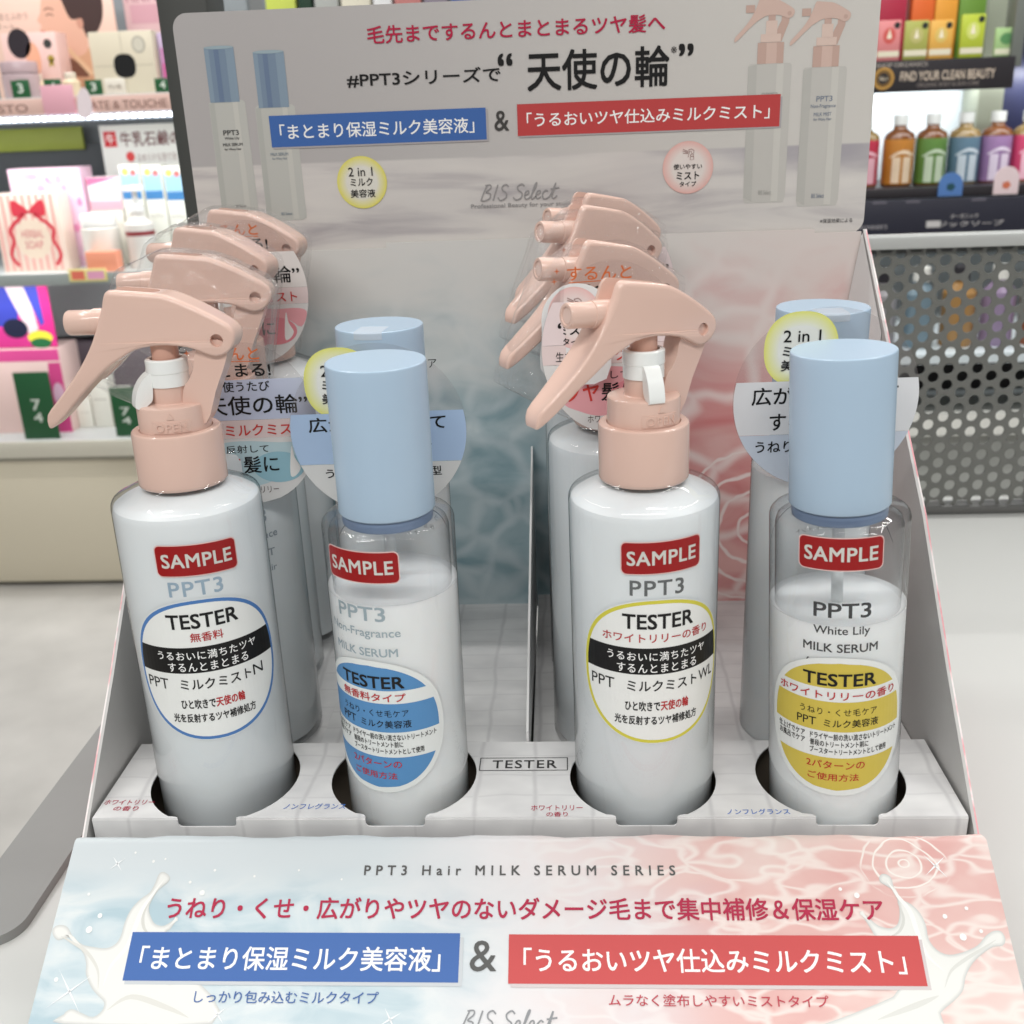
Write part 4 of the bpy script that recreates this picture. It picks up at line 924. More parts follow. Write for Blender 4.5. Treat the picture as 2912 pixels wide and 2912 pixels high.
# --- sealed serum bottles
def serum_card(k, rad, band, low, rows, shade):
    hw = lambda v: math.sqrt(rad * rad - v * v)
    badge(k, -9.5 if shade else -12.5, 18.0, 12.6, 12.9, (222, 222, 122), (226, 228, 222), 0, p=2.3)
    cx_ = -9.5 if shade else -12.5
    k.text('2 in 1', cx_ - 6.2, cx_ + 6.4, 20.6, 24.6, BLK, 6, 0.008); k.text('ミルク', cx_ - 6.2, cx_ + 6.2, 15.6, 19.2, BLK, 6, 0.012); k.text('美容液', cx_ - 6.6, cx_ + 6.6, 10.6, 14.4, BLK, 6, 0.012)
    if not shade: k.text('くせ毛ケア', 6, 22.5, 22.5, 26, BLK, 6, 0.008)
    chord(k, rad, -12, 7, band, 5); chord(k, rad, -31.5, -12.1, low, 5)
    for s_, a, b, c_, d_ in rows: k.text(s_, a, b, c_, d_, BLK, 7, 0.014)
SER = [(-0.0500, 0.0820, 1.2, 'sealed blue capped serum bottle with a pale blue band card, behind the blue striped tester', (170, 194, 224), (214, 214, 212), 0, (0.0005, -0.0215), 122.5, 'S1'),
       (0.1100, 0.0765, 4.2, 'sealed blue capped serum bottle with a white band card, behind the mustard striped tester', (218, 218, 220), (196, 204, 216), 1, (-0.0020, -0.0210), 131.5, 'S2')]
for x, y, dz, lab, band, low, sh, dl, dzc, k_ in SER:
    o = thing('serum_bottle', lab, 'serum bottle', (x, y, GB + dz / 1000), 'sealed serum bottles')
    body, cap = serum_bottle(o, 96)
    rows = [('広がりおさえて', -25, 24.5, 0.2, 5.6), ('するんとラク', -17, 19, -9.6, -4.2), ('うねり・くせ毛 成型', -20.5, 22, -17.4, -13.8)] if not sh else [('広がりおさえて', -25.5, 24.5, -1.2, 5.0), ('するんとラク', -19, 19, -10.4, -4.4), ('うねり・くせ毛 成型', -23.5, 20, -18.6, -14.2)]
    hang_disc(o, (dl[0], dl[1], Zm(dzc) - dz / 1000), 2, lambda k, rad, a=band, b=low, r_=rows, s_=sh: serum_card(k, rad, a, b, r_, s_), 32.0)
    mb = MB(); w2 = .0052; rr = .01632; n = 8
    a0 = -90 + (-6 if not sh else 2); top_ = [(-w2, -.004), (w2, -.004)]
    c_, s_ = math.cos(R_(a0)), math.sin(R_(a0))
    vs = []
    for rad_, z_ in ((.0050, 155.95), (.0140, 155.95), (.0160, 155.9), (.01642, 155.4), (.01646, 153.2)):
        for j in range(n + 1):
            t_ = -w2 + 2 * w2 * j / n
            rr_ = math.sqrt(max(rad_ ** 2 - (t_ ** 2 if rad_ > .0155 else 0), 0))
            vs.append((c_ * rr_ - s_ * t_, s_ * rr_ + c_ * t_, Zm(z_)))
    mb.add(vs, [(i * (n + 1) + j, i * (n + 1) + j + 1, (i + 1) * (n + 1) + j + 1, (i + 1) * (n + 1) + j) for i in range(4) for j in range(n)])
    mb.build('seal_tape', TAPE, cap)

# ================================================================== STORE SHELVES BEHIND (left)
def pbox(name, label, cat, x0, x1, z0, z1, y, dp, rgb, group=None, b=0.0015, rough=0.4, draw=None):
    """a carton or tag: front face at y, depth dp"""
    cx = (x0 + x1) / 2
    t = thing(name, label, cat, (cx, y, z0), group)
    mb = MB(); mb.box(x0 - cx, x1 - cx, 0, dp, 0, z1 - z0, b=b)
    body = mb.build('body', mat(name + '_%d_%d_%d' % rgb, rgb, rough, 0.45, noise=0.015), t)
    if draw:
        k = Ink(lambda a, b_, h: (a / 1000, -h / 1000, b_ / 1000), 0, 0.25, 0.12); draw(k, (x1 - x0) * 500, (z1 - z0) * 1000); k.build('printed_pattern', body)
    return t
SA, SB_, SCZ = 0.287, -0.033, -0.365
t = thing('store_shelf', 'lit cosmetics shelf unit with pink edge strip and beige base, behind the display at left', 'shelf unit', (-1.0, 1.78, FL))
def part(name, x0, x1, y0, y1, z0, z1, m, b=0.001):
    mb = MB(); mb.box(x0 + 1.0, x1 + 1.0, y0 - 1.78, y1 - 1.78, z0 - FL, z1 - FL, b=b); return mb.build(name, m, t)
m_steel = mat('shelf_steel', (196, 198, 196), 0.35, 0.5); m_dkback = mat('shelf_back_grey', (128, 134, 138), 0.6, noise=0.05, nscale=4); m_beige = mat('beige_kick', (206, 198, 178), 0.5, 0.4, noise=0.01)
SX0, SX1 = -1.75, -0.62
part('back_panel', SX0, SX1, 2.05, 2.07, FL + .05, 0.75, m_dkback)
part('shelf_board', SX0, SX1, 1.735, 2.05, SA - .018, SA, m_steel); e = part('edge_strip', SX0, SX1, 1.728, 1.734, 0.256, SA - .002, mat('pink_edge_strip', (226, 190, 178), 0.4))
k = Ink(lambda a, b, h: (a / 1000 + 1.0, 1.728 - 1.78 - h / 1000, b / 1000 - FL), 0, .3, .1)
k.text('ATE & TOUCHE', -842, -700, 262, 276, (150, 112, 104), 1, 0.01); k.text('CIRESTO', -1080, -960, 262, 276, (150, 112, 104), 1, 0.01); k.build('strip_lettering', e)
part('shelf_board', SX0, SX1, 1.725, 2.05, SB_ - .014, SB_, mat('glass_white_board', (222, 228, 226), 0.15, 0.5)); part('shelf_lip', SX0, SX1, 1.72, 1.726, SB_ - .018, SB_ + .004, mat('lip_grey', (158, 166, 164), 0.3))
part('shelf_board', SX0, SX1, 1.72, 2.05, SCZ - .02, SCZ, m_steel); part('shelf_lip', SX0, SX1, 1.712, 1.7195, SCZ - .032, SCZ + .002, mat('lip_beige', (198, 194, 180), 0.35)); part('base_rail', SX0, SX1, 1.735, 1.76, SCZ - .045, SCZ - .021, mat('rail_drab', (150, 146, 134), 0.4))  # base rail in a darker beige than the lip
part('kick_panel', SX0, SX1, 1.745, 1.77, FL + .012, SCZ - .046, m_beige); part('plinth', SX0, SX1, 1.78, 2.04, FL, SCZ - .046, mat('plinth_dark', (60, 56, 50), 0.7))
part('louvre_panel', SX0, -0.885, 2.02, 2.045, 0.11, 0.20, mat('louvre_dark', (74, 78, 82), 0.6)); part('olive_card', SX0, -0.99, 2.01, 2.018, 0.19, 0.235, mat('olive_card', (148, 160, 62), 0.5))
part('drawer_front', SX0, SX1, 1.98, 2.045, -0.20, -0.06, mat('drawer_grey', (150, 154, 156), 0.3, 0.5)); part('drawer_lower', SX0, SX1, 1.96, 2.045, -0.36, -0.21, mat('drawer_plum', (104, 92, 100), 0.5))  # lower panel in a darker plum than the grey drawer front
LEDM = mat('led_lamp', (236, 244, 255), emit=9.0, noise=0)
mb = MB()
for i in range(38):
    x = -1.16 + i * 0.0140; mb.box(x - .0030 + 1.0, x + .0030 + 1.0, 1.731 - 1.78, 1.738 - 1.78, 0.2465 - FL, 0.2525 - FL)
mb.build('led_strip', LEDM, t, sharp=0); part('led_rail', SX0, SX1, 1.7385, 1.752, 0.243, 0.268, mat('led_rail_grey', (150, 156, 162), 0.3))
def lamp(x, y, z, sx, sy, pw, tgt):
    return area('shelf_lamp', (x, y, z), tgt, sx, sy, pw, (0.98, 0.99, 1.0))
lamp(-0.95, 1.68, 0.72, 0.9, 0.04, 1.9, (-0.95, 1.9, 0.3)); lamp(-0.95, 1.742, 0.240, 0.9, 0.012, 1.5, (-0.95, 1.84, -0.05)); lamp(-0.95, 1.73, -0.056, 0.9, 0.015, 1.0, (-0.95, 1.84, -0.4))

def face_poster(k, hw, h):
    m = lambda L_: [((a - 92.5) * 1.05, (184 - b) * .96) for a, b in L_]
    SKN, SKD, HR = (218, 172, 150), (198, 146, 126), (66, 48, 46)
    k.poly(m([(92, 184), (104, 132), (122, 108), (150, 82), (206, 128), (212, 184)]), (206, 160, 128), 0)
    k.poly(smooth_line(m([(120, -34), (96, -26), (84, -8), (78, 10), (76, 20), (68, 34), (72, 40), (74, 46), (70, 51), (72, 56), (71, 61), (78, 69), (86, 73), (104, 82), (118, 106), (152, 96), (158, 60), (160, 0), (150, -34)]), 3, True), SKN, 1)
    k.poly(smooth_line(m([(112, -40), (118, -10), (124, 16), (132, 34), (148, 36), (152, 52), (160, 72), (176, 62), (192, 34), (196, -4), (188, -40)]), 4, True), HR, 2)
    k.poly(smooth_line(m([(142, 36), (152, 34), (154, 46), (147, 54), (142, 46)]), 4, True), SKD, 3)
    k.ribbon(smooth_line(m([(84, 16), (92, 12), (102, 16)]), 4), 2.2, (120, 84, 72), 3); k.ribbon(smooth_line(m([(86, 26), (94, 23), (100, 27)]), 4), 1.8, (90, 60, 54), 3); k.ribbon(m([(71, 55), (80, 56)]), 3, (188, 108, 104), 3)
    k.poly(smooth_line(m([(104, 104), (128, 112), (150, 140), (130, 142), (106, 134)]), 4, True), (120, 82, 66), 3); k.poly(m([(112, 88), (118, 84), (160, 136), (152, 142)]), (222, 186, 150), 4)
    k.text('とまとふかう', -112, -44, h - 66, h - 54, (150, 120, 112), 1, 0.0); k.text('ダート。', -112, -66, h - 84, h - 72, (150, 120, 112), 1, 0.0)
mk = pbox('portrait_poster', 'pale pink poster showing the profile of a dark haired face, on the upper left shelf', 'poster', -1.104, -0.847, SA, 0.50, 1.92, 0.006, (226, 192, 176), draw=face_poster)
def d_pinkcarton(k, hw, h):
    k.poly(ell(-hw + 34, h - 18, 22, 26, 24), (46, 40, 46), 0); k.poly(ell(4, h - 46, 14, 30, 24), (240, 178, 146), 0); k.rect(-hw + 2, -6, 6, 28, (206, 180, 184), 1)
    k.poly(ell(hw - 17, h - 20, 8.5, 9, 6), (60, 62, 60), 1); k.poly(ell(hw - 15, h - 46, 6.5, 6.5, 16), (176, 152, 66), 1); k.poly([(hw - 19, h - 48), (hw - 21, h - 62), (hw - 15, h - 56), (hw - 11, h - 62), (hw - 11, h - 48)], (176, 152, 66), 1)
pbox('pink_carton', 'pink carton with a black seal and gold rosette, in front of the portrait poster', 'carton', -1.032, -0.927, SA, 0.402, 1.82, 0.05, (236, 198, 190), draw=d_pinkcarton)
def lathe_thing(name, label, cat, x, y, z, parts, group=None):
    t = thing(name, label, cat, (x, y, z), group)
    for pn, prof, rgb, ro in parts:
        mb = MB(); mb.lathe([(r, h) for r, h in prof], 32); mb.build(pn, mat('%s_%d_%d_%d' % ((pn,) + rgb), rgb, ro, 0.5, noise=0.01), t)
    return t
lathe_thing('cream_jar', 'dusty pink cosmetic jar beside the pink carton on the upper shelf', 'jar', -0.985, 1.775, SA, [('jar_body', [(0, 0), (.031, 0), (.033, .003), (.033, .040), (.030, .043)], (206, 182, 186), .25), ('lid', [(.0325, .0435), (.0325, .060), (.031, .063), (0, .063)], (190, 166, 170), .25)])
for x_, lab in ((-0.963, 'small ivory capped bottle between the two left green price tags'), (-0.898, 'small ivory capped bottle right of the second green price tag')):
    lathe_thing('ivory_bottle', lab, 'bottle', x_ , 1.79, SA, [('bottle_body', [(0, 0), (.015, 0), (.016, .002), (.016, .026), (.011, .030)], (232, 212, 180), .3), ('cap', [(.0105, .0302), (.0105, .040), (.009, .042), (0, .042)], (226, 214, 196), .3)])
def d_cream(k, hw, h):
    k.rect(-.5, .5, 4, h - 2, (176, 168, 150), 0); k.rect(-hw + 3, hw - 3, h * .46, h * .46 + 1, (176, 168, 150), 0); k.poly(ell(2, h * .46, 21, 21, 20, 2.6), (14, 14, 16), 2); k.poly(ell(hw - 27, h - 24, 13, 15, 24), (176, 170, 156), 1); k.poly(ell(hw - 27, h - 24, 10, 12, 24), (204, 198, 182), 2)
pbox('cream_carton', 'cream carton with a round black knob print, beside the dark post', 'carton', -0.865, -0.744, SA, 0.398, 1.82, 0.05, (214, 204, 182), draw=d_cream)
pbox('pink_card', 'dusty pink show card behind the cream carton on the upper shelf', 'card', -0.838, -0.735, SA, 0.52, 1.95, 0.006, (214, 178, 180), draw=lambda k, hw, h: (k.rect(-hw + 12, hw - 16, h - 100, h - 66, (204, 156, 166), 0), k.text('MINIMIST', -hw + 8, hw - 8, h - 62, h - 46, (170, 110, 126), 1, .01)))
pbox('gradient_box', 'slim lilac and magenta box right of the cream carton', 'carton', -0.742, -0.714, SA, 0.394, 1.84, 0.03, (196, 176, 206), draw=lambda k, hw, h: (k.rect(-hw + 3, hw, 2, h * .5, (206, 106, 160), 0), k.rect(-hw + 3, hw, h * .5, h * .75, (200, 140, 186), 0)))
for x0, x1, z0, z1, n, lab in ((-0.991, -0.957, SA, 0.318, '3', 'green price tag with number 3 in front of the dusty pink jar'), (-0.929, -0.897, SA, 0.317, '4', 'green price tag with number 4 below the pink carton'), (-0.853, -0.821, SA, 0.313, '3', 'green price tag with number 3 left of the white ticket'), (-0.723, -0.693, SA, 0.311, '4', 'green price tag with number 4 beside the dark post')):
    pbox('price_tag', lab, 'price tag', x0, x1, z0, z1, 1.742, .004, (30, 92, 52), 'green price tags on the upper shelf', draw=lambda k, hw, h, n=n: (k.text(n, -5, 5, h * .28, h * .8, (214, 226, 214), 1, .04)))
pbox('white_ticket', 'small white shelf ticket in front of the cream carton', 'price tag', -0.816, -0.778, SA, 0.314, 1.742, .003, (236, 230, 216), draw=lambda k, hw, h: (k.text('円+税', -12, 12, 8, 17, (150, 140, 124), 1, 0)))
pbox('petal_tag', 'pink petal shaped tag hanging over the pink shelf edge', 'tag', -0.928, -0.868, 0.256, 0.306, 1.722, .003, (238, 178, 192), b=.001)
mb = MB(); mb.prism(smooth_line([(-.012, 0), (.010, .002), (.014, .03), (.004, .05), (-.010, .034)], 5, True), lambda a, b: (a - .85, 1.718, b + .25), lambda a, b: (a - .85, 1.7205, b + .25))
tag(mb.build('petal_tag', mat('pale_petal', (240, 226, 230), .3)), 'white petal shaped tag over the pink shelf edge, right of the pink one', 'tag')
# middle shelf
def d_sign(k, hw, h):
    k.rect(-hw + 8, -hw + 34, h - 42, h - 12, (206, 44, 52), 0); k.text('牛', -hw + 13, -hw + 29, h - 37, h - 17, (240, 232, 228), 1, .02); k.text('牛乳石鹸の', -hw + 42, hw + 8 - 16, h - 42, h - 14, (112, 70, 70), 1, .02)
    k.poly(ell(-hw + 58, h - 62, 9, 10, 20), (214, 66, 66), 0); k.text('なめらかな泡で洗う', -hw + 72, hw - 12, h - 72, h - 56, (150, 120, 118), 1, .0)
pbox('shop_sign', 'white sign board with red square and brown lettering at the back of the middle shelf', 'sign', -0.930, -0.755, SB_, 0.235, 1.955, .006, (226, 226, 220), draw=d_sign)
def d_floral(k, hw, h):
    rnd = random.Random(3)
    for i in range(34): k.poly(ell(rnd.uniform(-hw + 8, hw - 8), rnd.uniform(8, h - 8), rnd.uniform(4, 11), rnd.uniform(4, 9), 14), rnd.choice([(232, 150, 190), (246, 214, 232), (240, 186, 214), (206, 176, 230)]), 0 + i * .1)
pbox('floral_box', 'tall white and pink floral patterned box behind the striped box', 'carton', -1.085, -0.939, SB_, 0.160, 1.85, .06, (244, 206, 226), draw=d_floral)
def d_stripe(k, hw, h):
    n = 9
    for i in range(n): x = -hw + 4 + i * (2 * hw - 8) / n; k.rect(x, x + (2 * hw - 8) / n * .45, 3, h - 3, (236, 178, 168), 0)
    k.poly(ell(4, h * .42, 36, 38, 32), (236, 216, 196), 2)
    for s_ in (-1, 1):
        k.poly(smooth_line([(4, h * .78), (4 + s_ * 30, h * .92), (4 + s_ * 32, h * .72), (4 + s_ * 8, h * .74)], 4, True), (214, 62, 78), 3); k.ribbon(smooth_line([(4 + s_ * 10, h * .74), (4 + s_ * 42, h * .56), (4 + s_ * 40, h * .4), (4 + s_ * 50, h * .22), (4 + s_ * 38, h * .08)], 5), 7, (214, 62, 78), 3)
    k.text('HERBAL', -18, 26, h * .44, h * .54, (220, 140, 140), 4, .01); k.text('SOAP', -14, 22, h * .3, h * .4, (220, 140, 140), 4, .01)
pbox('striped_box', 'pink striped box with a red bow print, front left of the middle shelf', 'carton', -1.098, -0.964, SB_, 0.117, 1.79, .05, (244, 222, 208), draw=d_stripe)
for x0, x1, z1, lab in ((-0.864, -0.822, 0.161, 'first from the left of three white cartons with blue tops'), (-0.818, -0.778, 0.159, 'middle one of three white cartons with blue tops'), (-0.775, -0.736, 0.156, 'last of three white cartons with blue tops, beside the post')):
    pbox('blue_top_carton', lab, 'carton', x0, x1, SB_, z1, 1.86, .05, (236, 236, 226), 'white cartons with blue tops', draw=lambda k, hw, h: (k.rect(-hw + 2, hw - 2, h - 62, h - 16, (166, 208, 232), 0), k.rect(-hw + 2, hw - 2, h - 66, h - 50, (70, 130, 186), 1), k.poly(ell(-8, h - 14, 7, 7, 12), (232, 214, 110), 2), k.poly(ell(8, h - 16, 6, 6, 12), (222, 120, 116), 2), k.text('milky', -14, 14, h - 104, h - 92, (190, 186, 176), 1, 0)))
pbox('soap_box', 'low white and pink box on top of the stack, left of the blue topped cartons', 'carton', -0.933, -0.866, SB_ + .108, 0.139, 1.86, .05, (238, 228, 232), draw=lambda k, hw, h: (k.rect(-hw + 1, hw - 1, 2, 18, (236, 176, 190), 0), k.poly([(-hw + 1, h - 1), (hw - 1, h - 1), (-hw + 1, h - 16)], (226, 120, 160), 0)))
pbox('milk_box', 'cream white box carrying the low pink box', 'carton', -0.937, -0.868, SB_, SB_ + .1075, 1.86, .05, (234, 230, 218))
lathe_thing('white_jar', 'squat white jar in front of the cream white box', 'jar', -0.895, 1.80, SB_, [('jar_body', [(0, 0), (.034, 0), (.036, .003), (.036, .080), (.032, .084)], (238, 236, 228), .25), ('lid', [(.034, .0845), (.034, .104), (.032, .107), (0, .107)], (242, 242, 238), .25)])
lathe_thing('pump_bottle', 'white pump bottle with a dark red mark, in front of the blue topped cartons', 'bottle', -0.815, 1.80, SB_, [('bottle_body', [(0, 0), (.026, 0), (.028, .003), (.028, .085), (.012, .098), (.012, .108)], (226, 222, 216), .2), ('pump', [(.014, .108), (.014, .118), (.005, .120), (.005, .146), (.020, .147), (.020, .156), (0, .158)], (244, 244, 242), .3), ('mark', [(.0283, .064), (.0283, .072)], (140, 40, 50), .4)])
pbox('orange_box', 'small orange box lying at the front edge of the middle shelf', 'carton', -0.907, -0.846, SB_, SB_ + .040, 1.74, .03, (240, 158, 128))
pbox('small_blue_box', 'small blue and white box at the front edge of the middle shelf, beside the post', 'carton', -0.773, -0.731, SB_, SB_ + .048, 1.745, .03, (226, 236, 242), draw=lambda k, hw, h: k.rect(-hw + 2, hw - 2, 8, h - 12, (66, 140, 190), 0))
pbox('colour_flyer', 'yellow and pink strip flyer hanging on the edge of the middle shelf', 'flyer', -0.935, -0.86, SB_ - .012, SB_ + .012, 1.7155, .002, (240, 226, 150), draw=lambda k, hw, h: (k.rect(-hw + 6, -6, 4, h - 4, (232, 120, 100), 0), k.rect(0, hw - 5, 4, h - 5, (236, 168, 200), 0)))
# bottom shelf
def d_flyer(k, hw, h):
    k.poly([(hw - 36, 0), (hw - 30, h), (hw, h), (hw, 0)], (226, 50, 140), 0); k.poly([(-hw, h), (-hw, h * .4), (-10, h * .3), (10, h)], (60, 70, 176), 0); k.poly([(-20, h), (14, h * .2), (34, h * .3), (24, h)], (236, 214, 220), 1); k.poly([(18, h), (40, h * .35), (48, h * .4), (46, h)], (70, 80, 190), 2)
    k.poly(ell(-14, h * .32, 26, 20, 20), (30, 34, 60), 2); k.poly(ell(34, h * .16, 26, 14, 20), (236, 226, 70), 3); k.poly(ell(34, h * .02 + 6, 22, 10, 20), (40, 110, 66), 4)
pbox('magazine_card', 'bright blue, magenta and yellow card above the pink display box', 'card', -1.155, -1.022, -0.185, -0.062, 1.795, .004, (226, 60, 150), draw=d_flyer)
pbox('pink_display_box', 'pink and white display box on the bottom shelf, left', 'carton', -1.185, -1.021, SCZ, -0.187, 1.79, .09, (236, 206, 200), draw=lambda k, hw, h: (k.rect(-hw, hw, h - 26, h - 2, (222, 80, 150), 0), k.poly([(hw - 40, 0), (hw - 26, h - 30), (hw, h - 30), (hw, 0)], (214, 76, 140), 0), k.poly(ell(hw - 14, h * .45, 12, 26, 20), (232, 190, 214), 1), k.poly([(-hw + 70, 4), (-hw + 110, 4), (-hw + 104, 70)], (246, 240, 246), 1)))
for x0, x1, z1, lab, y_ in ((-1.100, -1.026, -0.225, 'tall dark green price card leaning by the pink display box', 1.74), (-0.909, -0.856, -0.262, 'dark green price card right of the white cartons', 1.745)):
    t2 = pbox('green_card', lab, 'price tag', x0, x1, SCZ, z1, y_, .004, (26, 82, 46), draw=lambda k, hw, h: (k.text('7', -9, 9, h * .44, h * .6, (206, 214, 204), 1, .02), k.text('4', -9, 9, h * .26, h * .4, (206, 214, 204), 1, .02)))
for x0, x1, z1, lab in ((-1.020, -0.988, -0.300, 'shortest white carton right of the tall green card'), (-0.985, -0.945, -0.246, 'tallest of the white cartons on the bottom shelf'), (-0.941, -0.912, -0.285, 'white carton left of the smaller green card')):
    pbox('white_carton', lab, 'carton', x0, x1, SCZ, z1, 1.82, .04, (232, 230, 220), 'white cartons on the bottom shelf', draw=lambda k, hw, h: k.rect(-hw + 6, hw - 6, h * .5, h * .52, (190, 186, 176), 0))

# ================================================================== STORE SHELVES BEHIND (top middle and right)
t = thing('store_shelf', 'shelf unit far behind the header card carrying a row of colourful packs', 'shelf unit', (-0.15, 1.84, FL))
mb = MB(); mb.box(-.45, .45, -.02, .26, 1.055, 1.072); mb.build('shelf_board', m_steel, t); mb = MB(); mb.box(-.45, .45, .26, .28, 0, 1.4); mb.build('back_panel', m_dkback, t)
cols = [((196, 208, 92), 'lime green'), ((34, 60, 44), 'dark green'), ((176, 178, 174), 'grey'), ((226, 220, 200), 'cream'), ((232, 232, 232), 'white'), ((196, 128, 124), 'salmon'), ((142, 132, 146), 'mauve'), ((84, 104, 164), 'blue'), ((52, 150, 176), 'teal'), ((60, 128, 92), 'sea green'), ((200, 140, 160), 'rose'), ((130, 196, 206), 'aqua'), ((222, 210, 150), 'straw'), ((170, 96, 110), 'brick pink')]
x = -0.53
for i, (c, nm) in enumerate(cols):
    w_ = (0.062, 0.03, 0.05, 0.06, 0.04, 0.055, 0.05, 0.045, 0.06, 0.05, 0.055, 0.06, 0.05, 0.055)[i]
    pbox('hair_pack', '%s pack on the shelf showing just above the header card' % nm, 'carton', x, x + w_ - .006, FL + 1.072, 0.52 + .012 * (i % 3), 1.85, .05, c, 'packs above the header card'); x += w_
t = thing('soap_shelf', 'black edged shelf unit with lit white back wall, behind the display at right', 'shelf unit', (0.75, 1.7, FL))
def part(name, x0, x1, y0, y1, z0, z1, m, b=0.001):
    mb = MB(); mb.box(x0 - .75, x1 - .75, y0 - 1.7, y1 - 1.7, z0 - FL, z1 - FL, b=b); return mb.build(name, m, t)
m_blk = mat('black_shelf', (44, 40, 44), .4, .5); m_navy = mat('navy_shelf', (40, 40, 54), .45, .5); m_whiteb = mat('lit_white_back', (214, 224, 228), .6)
part('back_panel', .38, 1.3, 1.90, 1.92, FL + .02, .70, m_whiteb)
part('upper_board', .38, .76, 1.62, 1.90, .272, .286, m_blk); e = part('upper_sign', .40, .757, 1.598, 1.612, .237, .2855, m_blk)
k = Ink(lambda a, b, h: (a / 1000 - .75, 1.598 - 1.7 - h / 1000, b / 1000 - FL), 0, .3, .1)
k.text('FIND YOUR CLEAN BEAUTY', 574, 726, 254, 268, (222, 204, 184), 1, .02); k.text('ORGANIC BODY & SKIN CARE', 602, 702, 244, 250, (150, 140, 134), 1, 0); k.text('SHOP ORGANICS', 533, 616, 276, 282, (190, 180, 170), 1, 0)
for rr, c, ly in ((17, (196, 150, 74), 1), (13, (60, 52, 46), 2), (11.5, (150, 112, 54), 3), (9.5, (52, 46, 44), 4)): k.poly(ell(547, 259, rr, rr, 32), c, ly)
k.text('No.1', 541, 553, 256, 262, (226, 214, 190), 5, .02); k.build('sign_lettering', e)
part('side_post', .757, .775, 1.62, 1.66, .27, .70, mat('grey_post', (120, 124, 118), .4))
part('soap_board', .38, 1.3, 1.625, 1.90, .068, .080, m_blk); part('ticket_rail', .38, 1.3, 1.612, 1.624, .066, .084, m_blk)
e = part('lower_sign', .38, 1.3, 1.600, 1.611, -.004, .0655, m_navy)
k = Ink(lambda a, b, h: (a / 1000 - .75, 1.600 - 1.7 - h / 1000, b / 1000 - FL), 0, .3, .1)
k.text("BRONNER'S", 522, 574, 18, 25, (170, 166, 170), 1, .01); k.text('マジックソープ', 640, 770, 18, 27, (196, 192, 190), 1, .012); k.rect(640, 664, 18, 29, (206, 202, 200), 2); k.text('オーガニック', 680, 726, 32, 39, (196, 192, 190), 1, .01)
for x_ in (546, 602, 712): k.rect(x_, x_ + 24, 60, 64, (110, 106, 116), 1)
k.build('sign_lettering', e)
part('lower_rail', .38, 1.3, 1.63, 1.66, -.03, -.006, mat('rail_dark_grey', (60, 60, 58), .4))
lamp(.75, 1.63, .232, .7, .02, .55, (.75, 1.80, .10)); lamp(.75, 1.80, .262, .7, .02, 1.3, (.75, 1.90, .16)); lamp(.75, 1.5, .62, .7, .03, 0.9, (.75, 1.7, .3))
for i, (x, c, nm) in enumerate(((.557, (176, 40, 66), 'crimson'), (.619, (178, 116, 40), 'amber'), (.676, (86, 124, 54), 'green'), (.7335, (86, 114, 132), 'slate blue'), (.789, (142, 110, 152), 'lilac'), (.844, (196, 66, 104), 'rose'))):
    o = thing('soap_bottle', 'white capped bottle of liquid soap with %s label, on the black edged shelf' % nm, 'bottle', (x, 1.725, .080), 'liquid soap bottles in a row')
    mb = MB(); W_ = .0265
    prof = [(0, 0), (W_ - .002, 0), (W_, .002), (W_, .083), (W_ - .003, .090), (.012, .097), (.011, .100), (.011, .103)]
    n = 32; vs = []; fs = []
    mb.lathe(prof, 32, 0); body = mb.build('bottle_body', mat('amber_soap_%d' % i, (112, 66, 30) if i in (1, 2, 4) else (140, 116, 70), .15, .5), o)
    mb = MB(); mb.lathe([(W_ + .0004, .004), (W_ + .0004, .080)], 32); lb = mb.build('label', mat('soap_label_%d_%d_%d' % c, c, .5), o)
    pl = tuple(int(v + (255 - v) * .62) for v in c)
    k = Ink(lambda a, b, h: ((W_ + .0004 + h / 1000) * math.cos(R_(-90) + a / 27), (W_ + .0004 + h / 1000) * math.sin(R_(-90) + a / 27), b / 1000), 4, .3, .1)
    k.rect(-17, -3, 6, 50, pl, 0); k.rect(2, 17, 6, 50, pl, 0); k.poly(smooth_line([(-20, 52), (0, 62), (20, 56), (20, 51), (0, 56), (-20, 49)], 3, True), pl, 1); k.build('printed_pattern', lb)
    mb = MB(); mb.lathe([(.0105, .1032), (.0125, .1034), (.0125, .1195), (.0115, .1205), (0, .1205)], 24); mb.build('cap', mat('soap_cap', (206, 208, 204), .3), o)
def sachet(x0, x1, z0, z1, c, c2, lab):
    pbox('soap_sachet', lab, 'sachet', x0, x1, z0, z1, 1.625, .006, c, 'small sachets hooked along the black sign', draw=lambda k, hw, h: (k.rect(-hw + 1, hw - 1, 6, 15, (240, 232, 206), 0), k.poly(ell(0, h * .62, hw * .55, h * .2, 20), c2, 0), k.poly(ell(hw - 7, h - 8, 5, 5, 12), (40, 46, 44), 1), k.poly([(-4, h * .55), (4, h * .55), (0, h * .8)], (250, 240, 214), 2)))
sachet(.540, .577, .2865, .348, (226, 140, 140), (214, 96, 90), 'pink sachet at the left end of the row above the black sign')
sachet(.583, .622, .2865, .346, (176, 178, 92), (196, 190, 120), 'olive sachet between the pink and the yellow one')
sachet(.624, .661, .2865, .345, (232, 178, 84), (226, 196, 110), 'yellow sachet right of the olive one')
sachet(.674, .712, .2865, .352, (186, 200, 62), (214, 222, 120), 'lime green sachet right of the yellow one')
